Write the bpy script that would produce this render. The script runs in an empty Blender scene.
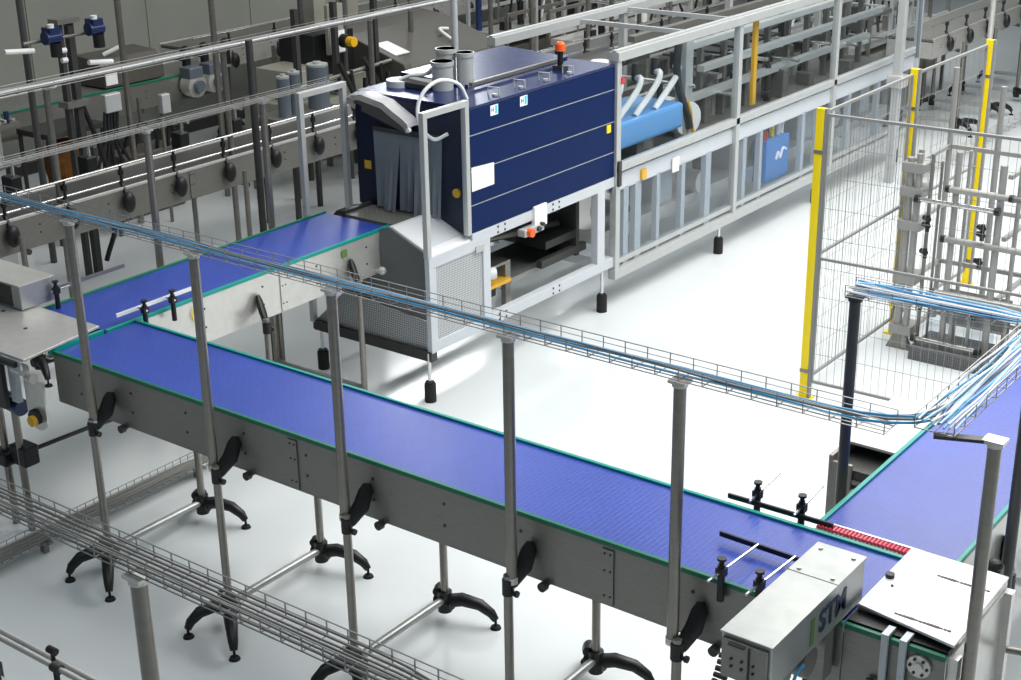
import bpy, bmesh, math, random
from mathutils import Vector, Matrix
random.seed(7)
C = bpy.context.scene.collection
PI = math.pi
V3 = Vector

# ------------------------------------------------------------------ camera (solved from the photo, camera 4.2 m above the floor)
F_PX, YAW, PITCH, ROLL, CAM_H = 1484.11, 2.22066, 0.377602, -0.0153648, 4.2
_f = V3((math.cos(PITCH)*math.cos(YAW), math.cos(PITCH)*math.sin(YAW), -math.sin(PITCH)))
_r0 = V3((math.sin(YAW), -math.cos(YAW), 0)); _u0 = _r0.cross(_f)
_r = math.cos(ROLL)*_r0 + math.sin(ROLL)*_u0
_u = -math.sin(ROLL)*_r0 + math.cos(ROLL)*_u0
cd = bpy.data.cameras.new('camera'); cam = bpy.data.objects.new('camera', cd); C.objects.link(cam)
cd.sensor_width = 36; cd.lens = F_PX/1021*36; cd.clip_end = 200
cam.matrix_world = Matrix(((_r.x, _u.x, -_f.x, 0), (_r.y, _u.y, -_f.y, 0), (_r.z, _u.z, -_f.z, CAM_H), (0, 0, 0, 1)))
bpy.context.scene.camera = cam

# ------------------------------------------------------------------ materials
def mat(name, col, rough=.5, metal=0., noise=0., nscale=20, bump=0., emit=None, alpha=1., coat=0., stretch=None, spec=.5):
    m = bpy.data.materials.new(name); m.use_nodes = True
    nt = m.node_tree; b = nt.nodes['Principled BSDF']
    b.inputs['Base Color'].default_value = (*col, 1); b.inputs['Roughness'].default_value = rough
    b.inputs['Metallic'].default_value = metal; b.inputs['Alpha'].default_value = alpha
    b.inputs['Coat Weight'].default_value = coat; b.inputs['Specular IOR Level'].default_value = spec
    if emit:
        b.inputs['Emission Color'].default_value = (*col, 1); b.inputs['Emission Strength'].default_value = emit
    if noise or bump:
        tc = nt.nodes.new('ShaderNodeTexCoord'); mp = nt.nodes.new('ShaderNodeMapping')
        nt.links.new(tc.outputs['Object'], mp.inputs[0])
        if stretch: mp.inputs['Scale'].default_value = stretch
        n = nt.nodes.new('ShaderNodeTexNoise'); n.inputs['Scale'].default_value = nscale; n.inputs['Detail'].default_value = 4
        nt.links.new(mp.outputs[0], n.inputs['Vector'])
        if noise:
            mr = nt.nodes.new('ShaderNodeMapRange'); mr.inputs[1].default_value = .3; mr.inputs[2].default_value = .7
            mr.inputs[3].default_value = 1-noise; mr.inputs[4].default_value = 1+noise
            nt.links.new(n.outputs[0], mr.inputs[0])
            mx = nt.nodes.new('ShaderNodeVectorMath'); mx.operation = 'SCALE'; mx.inputs[0].default_value = col
            nt.links.new(mr.outputs[0], mx.inputs['Scale']); nt.links.new(mx.outputs[0], b.inputs['Base Color'])
        if bump:
            bp = nt.nodes.new('ShaderNodeBump'); bp.inputs['Strength'].default_value = bump; bp.inputs['Distance'].default_value = .002
            nt.links.new(n.outputs[0], bp.inputs['Height']); nt.links.new(bp.outputs[0], b.inputs['Normal'])
    return m

def belt_mat(name, base, line, sx=60, rough=.45):
    m = bpy.data.materials.new(name); m.use_nodes = True; nt = m.node_tree; b = nt.nodes['Principled BSDF']
    tc = nt.nodes.new('ShaderNodeTexCoord'); br = nt.nodes.new('ShaderNodeTexBrick')
    br.inputs['Color1'].default_value = (*base, 1); br.inputs['Color2'].default_value = (base[0]*1.15, base[1]*1.15, base[2]*1.06, 1)
    br.inputs['Mortar'].default_value = (*line, 1); br.inputs['Scale'].default_value = 1
    br.inputs['Brick Width'].default_value = .0508; br.inputs['Row Height'].default_value = .0254
    br.inputs['Mortar Size'].default_value = .0022; br.inputs['Mortar Smooth'].default_value = .4
    mp = nt.nodes.new('ShaderNodeMapping'); mp.inputs['Rotation'].default_value = (0, 0, PI/2)
    nt.links.new(tc.outputs['Object'], mp.inputs[0]); nt.links.new(mp.outputs[0], br.inputs['Vector'])
    n = nt.nodes.new('ShaderNodeTexNoise'); n.inputs['Scale'].default_value = 2.2; n.inputs['Detail'].default_value = 8
    nt.links.new(tc.outputs['Object'], n.inputs['Vector'])
    mr = nt.nodes.new('ShaderNodeMapRange'); mr.inputs[3].default_value = .8; mr.inputs[4].default_value = 1.25
    nt.links.new(n.outputs[0], mr.inputs[0])
    sc = nt.nodes.new('ShaderNodeVectorMath'); sc.operation = 'SCALE'
    nt.links.new(br.outputs['Color'], sc.inputs[0]); nt.links.new(mr.outputs[0], sc.inputs['Scale'])
    nt.links.new(sc.outputs[0], b.inputs['Base Color'])
    bp = nt.nodes.new('ShaderNodeBump'); bp.inputs['Strength'].default_value = .35; bp.inputs['Distance'].default_value = .002; bp.invert = True
    nt.links.new(br.outputs['Fac'], bp.inputs['Height']); nt.links.new(bp.outputs[0], b.inputs['Normal'])
    b.inputs['Roughness'].default_value = rough
    return m

def perf_mat(name, base, hole, cell=.016, metal=.3):
    m = bpy.data.materials.new(name); m.use_nodes = True; nt = m.node_tree; b = nt.nodes['Principled BSDF']
    tc = nt.nodes.new('ShaderNodeTexCoord'); v = nt.nodes.new('ShaderNodeTexVoronoi'); v.inputs['Randomness'].default_value = 0
    v.inputs['Scale'].default_value = 1/cell
    nt.links.new(tc.outputs['Object'], v.inputs['Vector'])
    r = nt.nodes.new('ShaderNodeValToRGB'); r.color_ramp.elements[0].position = .36; r.color_ramp.elements[1].position = .44
    r.color_ramp.elements[0].color = (*hole, 1); r.color_ramp.elements[1].color = (*base, 1)
    nt.links.new(v.outputs['Distance'], r.inputs[0]); nt.links.new(r.outputs[0], b.inputs['Base Color'])
    b.inputs['Roughness'].default_value = .4; b.inputs['Metallic'].default_value = metal
    return m

def glass_mat(name, tint, k, base=(.75, .8, .82)):
    m = bpy.data.materials.new(name); m.use_nodes = True; nt = m.node_tree
    for n in list(nt.nodes):
        if n.type != 'OUTPUT_MATERIAL': nt.nodes.remove(n)
    out = [n for n in nt.nodes][0]
    t = nt.nodes.new('ShaderNodeBsdfTransparent'); t.inputs[0].default_value = (*tint, 1)
    g = nt.nodes.new('ShaderNodeBsdfPrincipled'); g.inputs['Base Color'].default_value = (*base, 1); g.inputs['Roughness'].default_value = .15
    mx = nt.nodes.new('ShaderNodeMixShader'); mx.inputs[0].default_value = k
    nt.links.new(t.outputs[0], mx.inputs[1]); nt.links.new(g.outputs[0], mx.inputs[2]); nt.links.new(mx.outputs[0], out.inputs[0])
    return m

M = dict(
    floor=mat('floor_epoxy', (.72, .765, .78), .16, 0, .035, 1.3, .02, coat=.25),
    wall=mat('wall_paint', (.27, .28, .25), .6, 0, .03, 2),
    steel=mat('brushed_steel', (.25, .245, .225), .38, .6, .07, 14, .05, stretch=(1, 1, 9)),
    steel_m=mat('satin_steel', (.40, .42, .41), .34, .5, .06, 16, .04),
    steel_l=mat('bright_steel', (.66, .65, .62), .3, .55, .05, 16, .03),
    tube=mat('steel_tube', (.27, .255, .23), .3, .75, .06, 9, .03, stretch=(1, 1, 4)),
    dark_tube=mat('dark_steel_tube', (.085, .085, .085), .4, .3, .05, 9),
    chrome=mat('chrome_rod', (.78, .78, .77), .15, .9),
    wire=mat('galvanised_wire', (.33, .33, .32), .35, .7),
    alu=mat('anodised_aluminium', (.50, .52, .52), .38, .3, .03, 8),
    white=mat('white_powder_coat', (.56, .60, .64), .4, .05, .02, 6),
    sheet=mat('white_sheet_plate', (.86, .86, .88), .28, .1),
    paper=mat('white_label_paper', (.93, .93, .93), .6),
    blue=mat('blue_machine_paint', (.0015, .014, .080), .45, 0, .05, 3, spec=.12),
    navy=mat('navy_machine_paint', (.004, .009, .035), .35, spec=.3),
    topblue=mat('blue_top_paint', (.008, .020, .10), .26, .1, .05, 3),
    belt=belt_mat('blue_modular_belt', (.022, .054, .34), (.034, .078, .42), rough=.33),
    meshbelt=belt_mat('grey_mesh_belt', (.12, .12, .115), (.28, .28, .26)),
    darkbelt=belt_mat('darkened_belt', (.035, .036, .036), (.09, .09, .09)),  # belt colour darkened to give the darkness between the guard rails
    green=mat('green_plastic', (.0, .155, .085), .4),
    teal=mat('teal_plastic', (.0, .30, .26), .4),
    black=mat('black_plastic', (.008, .009, .010), .45),
    rubber=mat('black_rubber', (.012, .012, .012), .8),
    dark=mat('dark_steel', (.06, .06, .058), .5, .4, .1, 10),
    yellow=mat('yellow_paint', (.95, .72, .0), .4),
    yknob=mat('yellow_knob_plastic', (.75, .42, .01), .4),
    red=mat('red_plastic', (.65, .02, .02), .4),
    pink=mat('red_roller_plastic', (.62, .06, .11), .4),
    orange=mat('orange_plastic', (.9, .13, .02), .35),
    bag=mat('orange_brown_film', (.32, .13, .035), .25, 0, .35, 9, .4),
    curtain=mat('grey_curtain_rubber', (.40, .45, .49), .4, 0, .08, 5),
    hood=mat('dark_hood_paint', (.095, .09, .078), .5, .1, .05, 5),
    beige=mat('beige_panel_paint', (.30, .295, .25), .5, 0, .04, 4),
    cylgrey=mat('blue_grey_paint', (.14, .17, .205), .35, .2),
    motor=mat('blue_motor_paint', (.015, .03, .11), .35, .1),
    sky=mat('light_blue_cover', (.13, .36, .72), .3),
    bluebox=mat('mid_blue_box', (.05, .24, .62), .35),
    hose=mat('white_hose', (.82, .84, .84), .4),
    perf=perf_mat('perforated_white_sheet', (.52, .54, .55), (.20, .21, .22), .017),
    perfdark=perf_mat('perforated_grey_sheet', (.15, .155, .16), (.06, .06, .06), .017),
    fence=mat('fence_grey_paint', (.27, .275, .27), .5, .1),
    liftgrey=mat('lift_grey_paint', (.34, .34, .33), .4, .3),
    glass=glass_mat('clear_guard_glass', (.93, .95, .96), .04, (.05, .06, .07)),
    smoke=glass_mat('hazy_guard_glass', (.86, .88, .9), .05),
    c_blue=mat('blue_cable', (.05, .32, .62), .4), c_cyan=mat('pale_blue_cable', (.40, .66, .88), .35),
    c_white=mat('white_cable', (.75, .8, .85), .4), c_navy=mat('navy_cable', (.03, .06, .2), .4), c_grey=mat('grey_cable', (.20, .20, .19), .45),
    letter=mat('dark_blue_letters', (.01, .035, .09), .5), lgreen=mat('olive_green_print', (.12, .22, .06), .5),
    lcyan=mat('cyan_print', (.05, .55, .75), .5), amber=mat('amber_strip', (.72, .40, .03), .45),
)

# ------------------------------------------------------------------ mesh builder
class MB:
    def __init__(s): s.bm = bmesh.new()
    def box(s, x0, y0, z0, x1, y1, z1, rot=None, piv=None):
        s.k = getattr(s, 'k', 0)+1; e = .00035*(s.k % 6)      # keeps butted members from sharing a plane
        x0, x1 = min(x0, x1)-e, max(x0, x1)+e; y0, y1 = min(y0, y1)-e, max(y0, y1)+e; z0, z1 = min(z0, z1)-e*.5, max(z0, z1)+e*.5
        c = V3(((x0+x1)/2, (y0+y1)/2, (z0+z1)/2))
        m = Matrix.Translation(c) @ Matrix.Diagonal((abs(x1-x0), abs(y1-y0), abs(z1-z0), 1))
        if rot: m = Matrix.Translation(V3(piv or c)) @ rot.to_4x4() @ Matrix.Translation(-V3(piv or c)) @ m
        bmesh.ops.create_cube(s.bm, size=1, matrix=m); return s
    def bar(s, p, q, w, h=None, up=(0, 0, 1)):
        p, q = V3(p), V3(q); d = (q-p); L = d.length; d.normalize(); u = V3(up)
        if abs(d.dot(u)) > .98: u = V3((0, 1, 0))
        sx = d.cross(u).normalized(); uz = sx.cross(d); h = h or w
        R = Matrix((sx, d, uz)).transposed().to_4x4()
        bmesh.ops.create_cube(s.bm, size=1, matrix=Matrix.Translation((p+q)/2) @ R @ Matrix.Diagonal((w, L, h, 1))); return s
    def cyl(s, p, q, r, r2=None, seg=14, cap=True):
        p, q = V3(p), V3(q); d = q-p
        R = V3((0, 0, 1)).rotation_difference(d.normalized()).to_matrix().to_4x4()
        bmesh.ops.create_cone(s.bm, cap_ends=cap, segments=seg, radius1=r, radius2=r if r2 is None else r2, depth=d.length,
                              matrix=Matrix.Translation((p+q)/2) @ R); return s
    def sph(s, c, r, sc=(1, 1, 1), seg=12):
        bmesh.ops.create_uvsphere(s.bm, u_segments=seg, v_segments=seg//2+2, radius=r,
                                  matrix=Matrix.Translation(c) @ Matrix.Diagonal((*sc, 1))); return s
    def tube(s, pts, r, seg=8, flat=1.):
        pts = [V3(p) for p in pts]; rs = r if isinstance(r, (list, tuple)) else [r]*len(pts); rings = []
        t = (pts[1]-pts[0]).normalized(); n = t.orthogonal().normalized()
        if abs(t.z) < .9: n = t.cross(V3((0, 0, 1))).normalized()
        for i, p in enumerate(pts):
            a = pts[max(i-1, 0)]; b = pts[min(i+1, len(pts)-1)]; t = (b-a).normalized()
            n = (n - t*n.dot(t)).normalized(); bn = t.cross(n)
            rings.append([s.bm.verts.new(p + (n*math.cos(k*2*PI/seg) + bn*flat*math.sin(k*2*PI/seg))*rs[i]) for k in range(seg)])
        for A, B in zip(rings, rings[1:]):
            for k in range(seg): s.bm.faces.new((A[k], A[(k+1) % seg], B[(k+1) % seg], B[k]))
        s.bm.faces.new(rings[0][::-1]); s.bm.faces.new(rings[-1]); return s
    def prism(s, poly, vec):
        vec = V3(vec); a = [s.bm.verts.new(V3(p)) for p in poly]; b = [s.bm.verts.new(V3(p)+vec) for p in poly]
        n = len(a); s.bm.faces.new(a); s.bm.faces.new(b[::-1])
        for i in range(n): s.bm.faces.new((a[i], b[i], b[(i+1) % n], a[(i+1) % n]))
        return s
    def sheet(s, rows, th):          # grid of points given a thickness
        g = [[s.bm.verts.new(V3(p)) for p in row] for row in rows]; fs = []
        for i in range(len(g)-1):
            for j in range(len(g[0])-1): fs.append(s.bm.faces.new((g[i][j], g[i][j+1], g[i+1][j+1], g[i+1][j])))
        bmesh.ops.solidify(s.bm, geom=fs, thickness=th); return s
    def build(s, name, m, parent=None, smooth=False, bevel=0, label=None, org=None):
        bmesh.ops.recalc_face_normals(s.bm, faces=s.bm.faces)
        o_ = org if org is not None else ORG.get(parent.name, V3()) if parent else None
        if o_ is not None and parent: bmesh.ops.translate(s.bm, verts=s.bm.verts, vec=-V3(o_))
        loc = V3()
        if parent is None:
            xs = [v.co.x for v in s.bm.verts]; ys = [v.co.y for v in s.bm.verts]; zs = [v.co.z for v in s.bm.verts]
            loc = V3(((min(xs)+max(xs))/2, (min(ys)+max(ys))/2, min(zs)))
            bmesh.ops.translate(s.bm, verts=s.bm.verts, vec=-loc)
        me = bpy.data.meshes.new(name); s.bm.to_mesh(me); s.bm.free(); me.materials.append(m)
        if smooth:
            for p in me.polygons: p.use_smooth = True
            try: me.set_sharp_from_angle(angle=.7)
            except Exception: pass
        o = bpy.data.objects.new(name, me); C.objects.link(o); o.location = loc
        if parent: o.parent = parent; ORG[o.name] = ORG.get(parent.name, V3()) if org is None else V3(org)
        if bevel:
            b = o.modifiers.new('bevel', 'BEVEL'); b.width = bevel; b.segments = 2; b.limit_method = 'ANGLE'
        if label: o['label'] = label
        return o
ORG = {}
def sm(pts, n=5):       # smooth curve through the points
    P = [V3(p) for p in pts]; P = [P[0]*2-P[1]]+P+[P[-1]*2-P[-2]]; out = []
    for i in range(1, len(P)-2):
        for k in range(n):
            u = k/n; a, b, c, d = P[i-1:i+3]
            out.append(.5*((2*b)+(c-a)*u+(2*a-5*b+4*c-d)*u*u+(3*b-a-3*c+d)*u**3))
    out.append(P[-2]); return out
def thing(name, label, cat, loc=(0, 0, 0), group=None, rotz=0, local=False):
    o = bpy.data.objects.new(name, None); C.objects.link(o); o.location = loc; o.rotation_euler = (0, 0, rotz)
    o.empty_display_size = .1
    o['label'] = label; o['category'] = cat
    if group: o['group'] = group
    ORG[o.name] = V3() if local else V3(loc)
    return o
def tag(o, label, cat, group=None, kind=None):
    o['label'] = label; o['category'] = cat
    if group: o['group'] = group
    if kind: o['kind'] = kind
    return o
def struct(o): o['kind'] = 'structure'; return o
def dup(root, loc, label, rotz=None, group=None):
    r = root.copy(); C.objects.link(r); r.location = loc; r['label'] = label
    if rotz is not None: r.rotation_euler = (0, 0, rotz)
    if group: r['group'] = group
    for ch in list(root.children):
        c = ch.copy(); C.objects.link(c); c.parent = r
        for g in list(ch.children):
            d = g.copy(); C.objects.link(d); d.parent = c
    return r

# ------------------------------------------------------------------ room
struct(MB().box(-40, -6, -.06, 12, 60, 0).build('floor', M['floor']))
wl = struct(MB().box(-13.85, -6, 0, -13.66, 60, 4.6).build('wall_left', M['wall']))
bb = MB().box(-13.66, -6, 0, -13.62, 60, .12); struct(bb.build('baseboard_left', M['dark']))
for i in range(12):
    y = 6.4+i*1.6
    struct(MB().box(-13.66, y-.012, .12, -13.645, y+.012, 4.6).build('trim_%d' % (i+1), M['beige']))

# ------------------------------------------------------------------ conveyor machinery (local frame: u along, v across, z up)
def leg_set(root, u, v, side, z_top, hub=.115, feet=True, r=.021, arms=(( .26, .09), (-.13, .11))):
    MB().cyl((u, v, hub-.03 if feet else .012), (u, v, z_top), r).cyl((u, v, hub-.03 if feet else 0), (u, v, (hub-.03 if feet else 0)+.012), r if feet else .035).build('leg', M['tube'], root, True)
    if feet:
        h = MB().cyl((u, v, hub-.055), (u, v, hub+.06), .038).cyl((u-.055, v, hub), (u+.055, v, hub), .032).cyl((u-.05, v+.02*side, hub+.05), (u-.03, v-.02*side, hub+.05), .028)
        for dx, dy in arms:
            dy *= side
            ft = MB().tube([(u, v, hub), (u+dx*.35, v+dy*.35, hub+.025), (u+dx*.7, v+dy*.7, hub+.01), (u+dx*.92, v+dy*.92, hub-.03), (u+dx, v+dy, hub-.065)],
                           [.037, .037, .032, .026, .019], 10).build('foot', M['black'], root, True)
            MB().cyl((u+dx, v+dy, .012), (u+dx, v+dy, hub-.05), .007, seg=8).cyl((u+dx, v+dy, 0), (u+dx, v+dy, .013), .030, .024).build('foot_pad', M['rubber'], ft, True)
        h.build('hub', M['black'], root, True)
def bracket(root, u, v_panel, v_leg, side, z_hi, z_lo):
    dv = v_leg - v_panel
    b = MB().tube([(u+.040, v_panel+.05*dv, z_hi+.035), (u+.040, v_panel+.12*dv, z_hi), (u+.034, v_panel+.4*dv, (z_hi*.55+z_lo*.45)), (u+.01, v_leg*.9+v_panel*.1, z_lo+.02), (u, v_leg, z_lo)],
                  [.018, .036, .040, .032, .022], 12, .62)
    b.cyl((u, v_leg, z_lo-.035), (u, v_leg, z_lo+.04), .027); b.cyl((u, v_leg, z_lo-.02), (u+.045, v_leg, z_lo-.02), .009).cyl((u+.038, v_leg, z_lo-.02), (u+.052, v_leg, z_lo-.02), .015)
    b.build('bracket', M['black'], root, True)
def conveyor(name, label, L, W, z, depth, loc, rotz, legs, belt='belt', edge=('green', 'teal'), panel='steel', bolts=.42, seams=(), nb_side=1, nleg_off=.125, fleg_off=.03, cross=True, feet=True, brk=True, group=None, ends=(1, 1)):
    t = thing(name, label, 'conveyor', loc, group, rotz, local=True)
    MB().box(.01, .012, z-.03, L-.01, W-.012, z-.006).build('belt', M[belt], t)
    MB().box(.03, .05, z-.10, L-.03, W-.05, z-.035).build('slider_bed', M['dark'], t)
    MB().box(0, 0, z-depth, L, .006, z-.012).box(0, 0, z-depth, L, .04, z-depth+.005).build('side_panel', M[panel], t, bevel=.001)
    MB().box(0, W-.006, z-depth, L, W, z-.012).box(0, W-.04, z-depth, L, W, z-depth+.005).build('side_panel', M[panel], t)
    MB().box(0, -.006, z-.016, L, .014, z+.006).build('edge_strip', M[edge[0]], t, bevel=.003)
    MB().box(0, W-.014, z-.016, L, W+.006, z+.006).build('edge_strip', M[edge[1]], t, bevel=.003)
    n = max(2, int(L/bolts)); b0 = MB().cyl((L/n/2, -.004, z-.09), (L/n/2, .004, z-.09), .0075, seg=8).build('panel_bolt', M['dark'], t)
    for k in range(n):
        for dz in (0, .19-depth):
            if k or dz:
                c = b0.copy(); C.objects.link(c); c.location = (k*L/n, 0, dz)
    for u in seams:
        sp = MB().box(u-.028, -.008, z-depth+.01, u+.028, 0, z-.03).build('seam_plate', M['steel_l' if panel == 'steel_l' else 'steel'], t)
        for zz in (z-.05, z-.13, z-.25):
            for du in (-.014, .014): MB().cyl((u+du, -.012, zz), (u+du, -.007, zz), .005, seg=8).build('plate_bolt', M['dark'], sp)
    for e, u in zip(ends, (0, L)):
        if e: MB().box(u-.003, .01, z-depth, u+.003, W-.01, z-.04).build('end_plate', M[panel], t)
    for u, near, far in legs:
        if near:
            leg_set(t, u, -nleg_off, -1, z-depth+.06 if brk else z-.1, feet=feet, arms=((.25, .21), (-.09, .21)))
            if brk: bracket(t, u, -.012, -nleg_off, -1, z-depth+.15, z-depth+.0)
        if far:
            leg_set(t, u, W+fleg_off, 1, z-.12 if fleg_off > 0 else z-depth+.01, feet=feet)
            if brk and fleg_off > 0: MB().box(u-.04, W, z-depth+.05, u+.04, W+fleg_off+.02, z-.1).build('bracket', M['black'], t, bevel=.01)
        if cross and near and far:
            MB().cyl((u, -nleg_off, .13), (u, W+fleg_off, .13), .021).build('cross_tube', M['steel_m'], t, True)
        MB().cyl((u+.11, -.02, z-depth-.01), (u+.11, W+.02, z-depth-.01), .012).cyl((u+.11, -.035, z-depth-.01), (u+.11, -.008, z-depth-.01), .022).build('tie_rod', M['dark'], t, True)
    return t

ZB = 1.163
XM0, XM1 = -6.60, -1.895
main = conveyor('belt_conveyor', 'long blue belt conveyor running across the middle, green edge strips and steel side coloured darker for its shade', XM1-XM0, .585, ZB, .30, (XM0, 4.516, 0), 0,
                [(u-XM0, 1, 1) for u in (-6.15, -5.19, -4.31, -3.37, -2.53)], seams=(1.84, 3.66), ends=(1, 1), fleg_off=-.025)  # darker panel steel carries the shade on the near side
cvb = conveyor('belt_conveyor', 'blue belt conveyor at upper left feeding the dark blue machine, steel side coloured pale for its light', 2.44, .61, ZB, .31, (-6.61, 4.89, 0), PI/2,
               [(1.12, 1, 1), (1.98, 1, 1)], panel='steel_l', seams=(1.4,), edge=('teal', 'green'), nleg_off=.12, fleg_off=.12, ends=(0, 1), feet=False)  # brighter panel steel carries the light this side catches
MB().box(1.40+.55, -.009, ZB-.10, 1.40+.60, -.006, ZB-.05).build('warning_label', M['lgreen'], cvb)
MB().tube([(.66+.035*math.cos(a*PI/6), -.010, ZB-.10+.045*math.sin(a*PI/6)) for a in range(13)], .004).build('yellow_cord', M['yellow'], cvb, True)
cvc = conveyor('belt_conveyor', 'blue belt conveyor at right edge running away beside white plate', 3.4, .60, ZB, .31, (-1.715, 5.19, 0), PI/2,
               [(.5, 1, 1), (2.2, 1, 1)], panel='steel_l', edge=('teal', 'teal'), nleg_off=.06, fleg_off=.08, brk=True)

# ------------------------------------------------------------------ wire cable trays, posts, cables
def tray(label, p, q, w=.11, h=.05, loc_z=None, pitch=.10, rails=(1, 1), group='wire cable trays'):
    p, q = V3(p), V3(q); d = (q-p); L = d.length; d.normalize(); s = V3((-d.y, d.x, 0))
    t = thing('cable_tray', label, 'cable tray', p, group, local=False)
    c = MB()
    for k in range(5):
        o = s*(w*(k/4-.5)); c.cyl(p+o, q+o, .0023, seg=5)
    for sd in (-1, 1):
        o = s*(w/2*sd)
        c.cyl(p+o+V3((0, 0, h)), q+o+V3((0, 0, h)), .0022, seg=5); c.cyl(p+o+V3((0, 0, h*.5)), q+o+V3((0, 0, h*.5)), .0016, seg=5)
    n = int(L/pitch)
    for i in range(n+1):
        x = p+d*(i*L/n)
        A = [x-s*w/2+V3((0, 0, h)), x-s*w/2, x+s*w/2, x+s*w/2+V3((0, 0, h))]
        for u, v in zip(A, A[1:]): c.bar(u, v, .0032)
    c.build('wire_basket', M['wire'], t)
    return t
def cables(prefix_label, pts, mats, w=.08, z=.008, r=.006, group=None, amp=.012, seedk=0):
    rnd = random.Random(seedk)
    for i, mk in enumerate(mats):
        off = (i/(max(1, len(mats)-1))-.5)*w; path = []
        for a, b in zip(pts, pts[1:]):
            a, b = V3(a), V3(b); n = max(3, int((b-a).length/.12)); d = (b-a).normalized(); s = V3((-d.y, d.x, 0))
            for k in range(n): path.append(a+(b-a)*(k/n)+s*(off+rnd.uniform(-amp, amp))+V3((0, 0, z+rnd.uniform(0, .010)+.006*(i % 3))))
        path.append(V3(pts[-1])+V3((0, 0, z)))
        # smooth
        for _ in range(2): path = [path[0]]+[(path[j-1]+path[j]*2+path[j+1])/4 for j in range(1, len(path)-1)]+[path[-1]]
        o = MB().tube(path, r, 6).build('cable', M[mk], None, True)
        nm = {'c_blue': 'blue', 'c_cyan': 'pale blue', 'c_white': 'white', 'c_navy': 'navy', 'c_grey': 'dark grey'}[mk]
        tag(o, f'{nm} cable {prefix_label}', 'cable', group=f'{nm} cables {group}')
ZT = 2.03
tray('long wire cable tray above the main conveyor, held by five round posts', (-7.1, 4.44, ZT), (-1.75, 4.44, ZT))
cables('in the tray above the main conveyor', [(-7.1, 4.44, ZT), (-1.85, 4.44, ZT), (-1.63, 4.56, ZT), (-1.62, 5.5, ZT), (-1.62, 7.2, ZT)], ['c_blue', 'c_grey', 'c_blue', 'c_cyan', 'c_grey'], .05, r=.0048, group='in the tray above the main conveyor', seedk=3)
tray('wire cable tray above the right-hand conveyor, full of pale blue cables', (-1.62, 4.5, ZT), (-1.62, 7.4, ZT), w=.14)
cables('heaped in the tray above the right-hand conveyor', [(-1.62, 4.5, ZT), (-1.62, 5.6, ZT), (-1.62, 7.2, ZT)], ['c_white', 'c_cyan', 'c_white', 'c_blue', 'c_white', 'c_cyan', 'c_white', 'c_navy', 'c_cyan', 'c_white', 'c_blue', 'c_white'], .12, .02, r=.0042, group='above the right-hand conveyor', amp=.03, seedk=5)
tray('short wire cable tray crossing over the right-hand conveyor from the dark post', (-2.45, 5.63, ZT), (-1.62, 5.66, ZT), w=.12)
cables('heaped in the short cross tray at right', [(-2.44, 5.63, ZT), (-1.6, 5.66, ZT)], ['c_white', 'c_blue', 'c_white', 'c_cyan', 'c_navy', 'c_white', 'c_cyan', 'c_white', 'c_blue', 'c_navy', 'c_white', 'c_cyan'], .11, .02, r=.0042, group='in the short cross tray', amp=.032, seedk=8)
tray('wire cable tray in the lower left corner, full of grey cables', (-4.5, 2.335, ZT), (-1.9, 2.335, ZT), w=.095, h=.045, pitch=.075)
cables('in the lower left cable tray', [(-4.5, 2.335, ZT), (-1.9, 2.335, ZT)], ['c_grey']*8, .085, r=.0036, group='in the lower left tray', amp=.005, seedk=9)
tray('wire cable tray behind the upper left conveyor, ending at the blue machine', (-7.35, 4.3, ZT), (-7.35, 7.62, ZT), w=.09, h=.03)
tray('floor level cable tray passing under the left end of the main conveyor', (-6.62, 2.9, .09), (-6.62, 5.62, .09), w=.13, h=.05, pitch=.06)
cables('in the floor level tray under the main conveyor', [(-6.62, 2.9, .09), (-6.62, 5.6, .09)], ['c_grey']*5, .09, r=.010, group='in the floor level tray', amp=.004, seedk=12)
for y in (3.2, 4.2, 5.2): pass
tl = bpy.data.objects  # supports under the floor tray
fs = thing('tray_support', 'steel feet carrying the floor level cable tray', 'support', (-6.62, 3.1, 0))
for y in (3.1, 4.3, 5.45): MB().box(-6.69, y-.015, .07, -6.55, y+.015, .085).box(-6.64, y-.015, 0, -6.60, y+.015, .075).build('foot', M['steel'], fs)

def post(label, x, y, zt, zb=0., r=.0245, mk='tube', head=True, base=False, group='round posts carrying the cable trays', clamp=True):
    t = thing('tray_post', label, 'post', (x, y, zb), group)
    MB().cyl((x, y, zb), (x, y, zt-.02), r, seg=18).build('pole', M[mk], t, True)
    if head: MB().cyl((x, y, zt-.03), (x, y, zt-.015), r+.006, seg=18).box(x-.036, y-.030, zt-.015, x+.036, y+.030, zt-.004).build('head_plate', M['steel_l' if mk == 'tube' else 'dark'], t)
    if clamp: MB().cyl((x, y, zb), (x, y, zb+.03), r+.004, seg=18).build('collar', M['steel_l'], t, True)
    return t
zc = ZB-.30
for x, lb in ((-6.15, 'leftmost'), (-5.22, 'second from the left'), (-4.33, 'third from the left'), (-3.36, 'fourth from the left'), (-2.56, 'rightmost')):
    post(f'round steel post at the near conveyor edge, {lb} of the five', x, 4.405, ZT, zc+.02)
prt = post('tall steel post in front of the white plate, at the right', -1.433, 4.575, ZT, 0, clamp=False)
MB().bar((-1.62, 4.50, ZT-.012), (-1.433, 4.575, ZT-.012), .035, .012).build('tray_arm', M['dark'], prt)
post('steel post right of the right-hand conveyor, cut by the picture edge', -1.575, 5.37, ZT, 0, mk='dark_tube', clamp=False)
post('dark round post standing left of the right-hand conveyor', -2.42, 5.62, ZT, 0, mk='dark_tube', clamp=False)
post('thick post holding the lower left cable tray', -3.10, 2.30, ZT, 0, r=.026, clamp=False)
for y, lb in ((5.93, 'left of the two'), (6.94, 'right of the two')):
    post(f'round post rising behind the upper left conveyor, {lb}', -7.36, y, ZT, 0, clamp=False)

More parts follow.
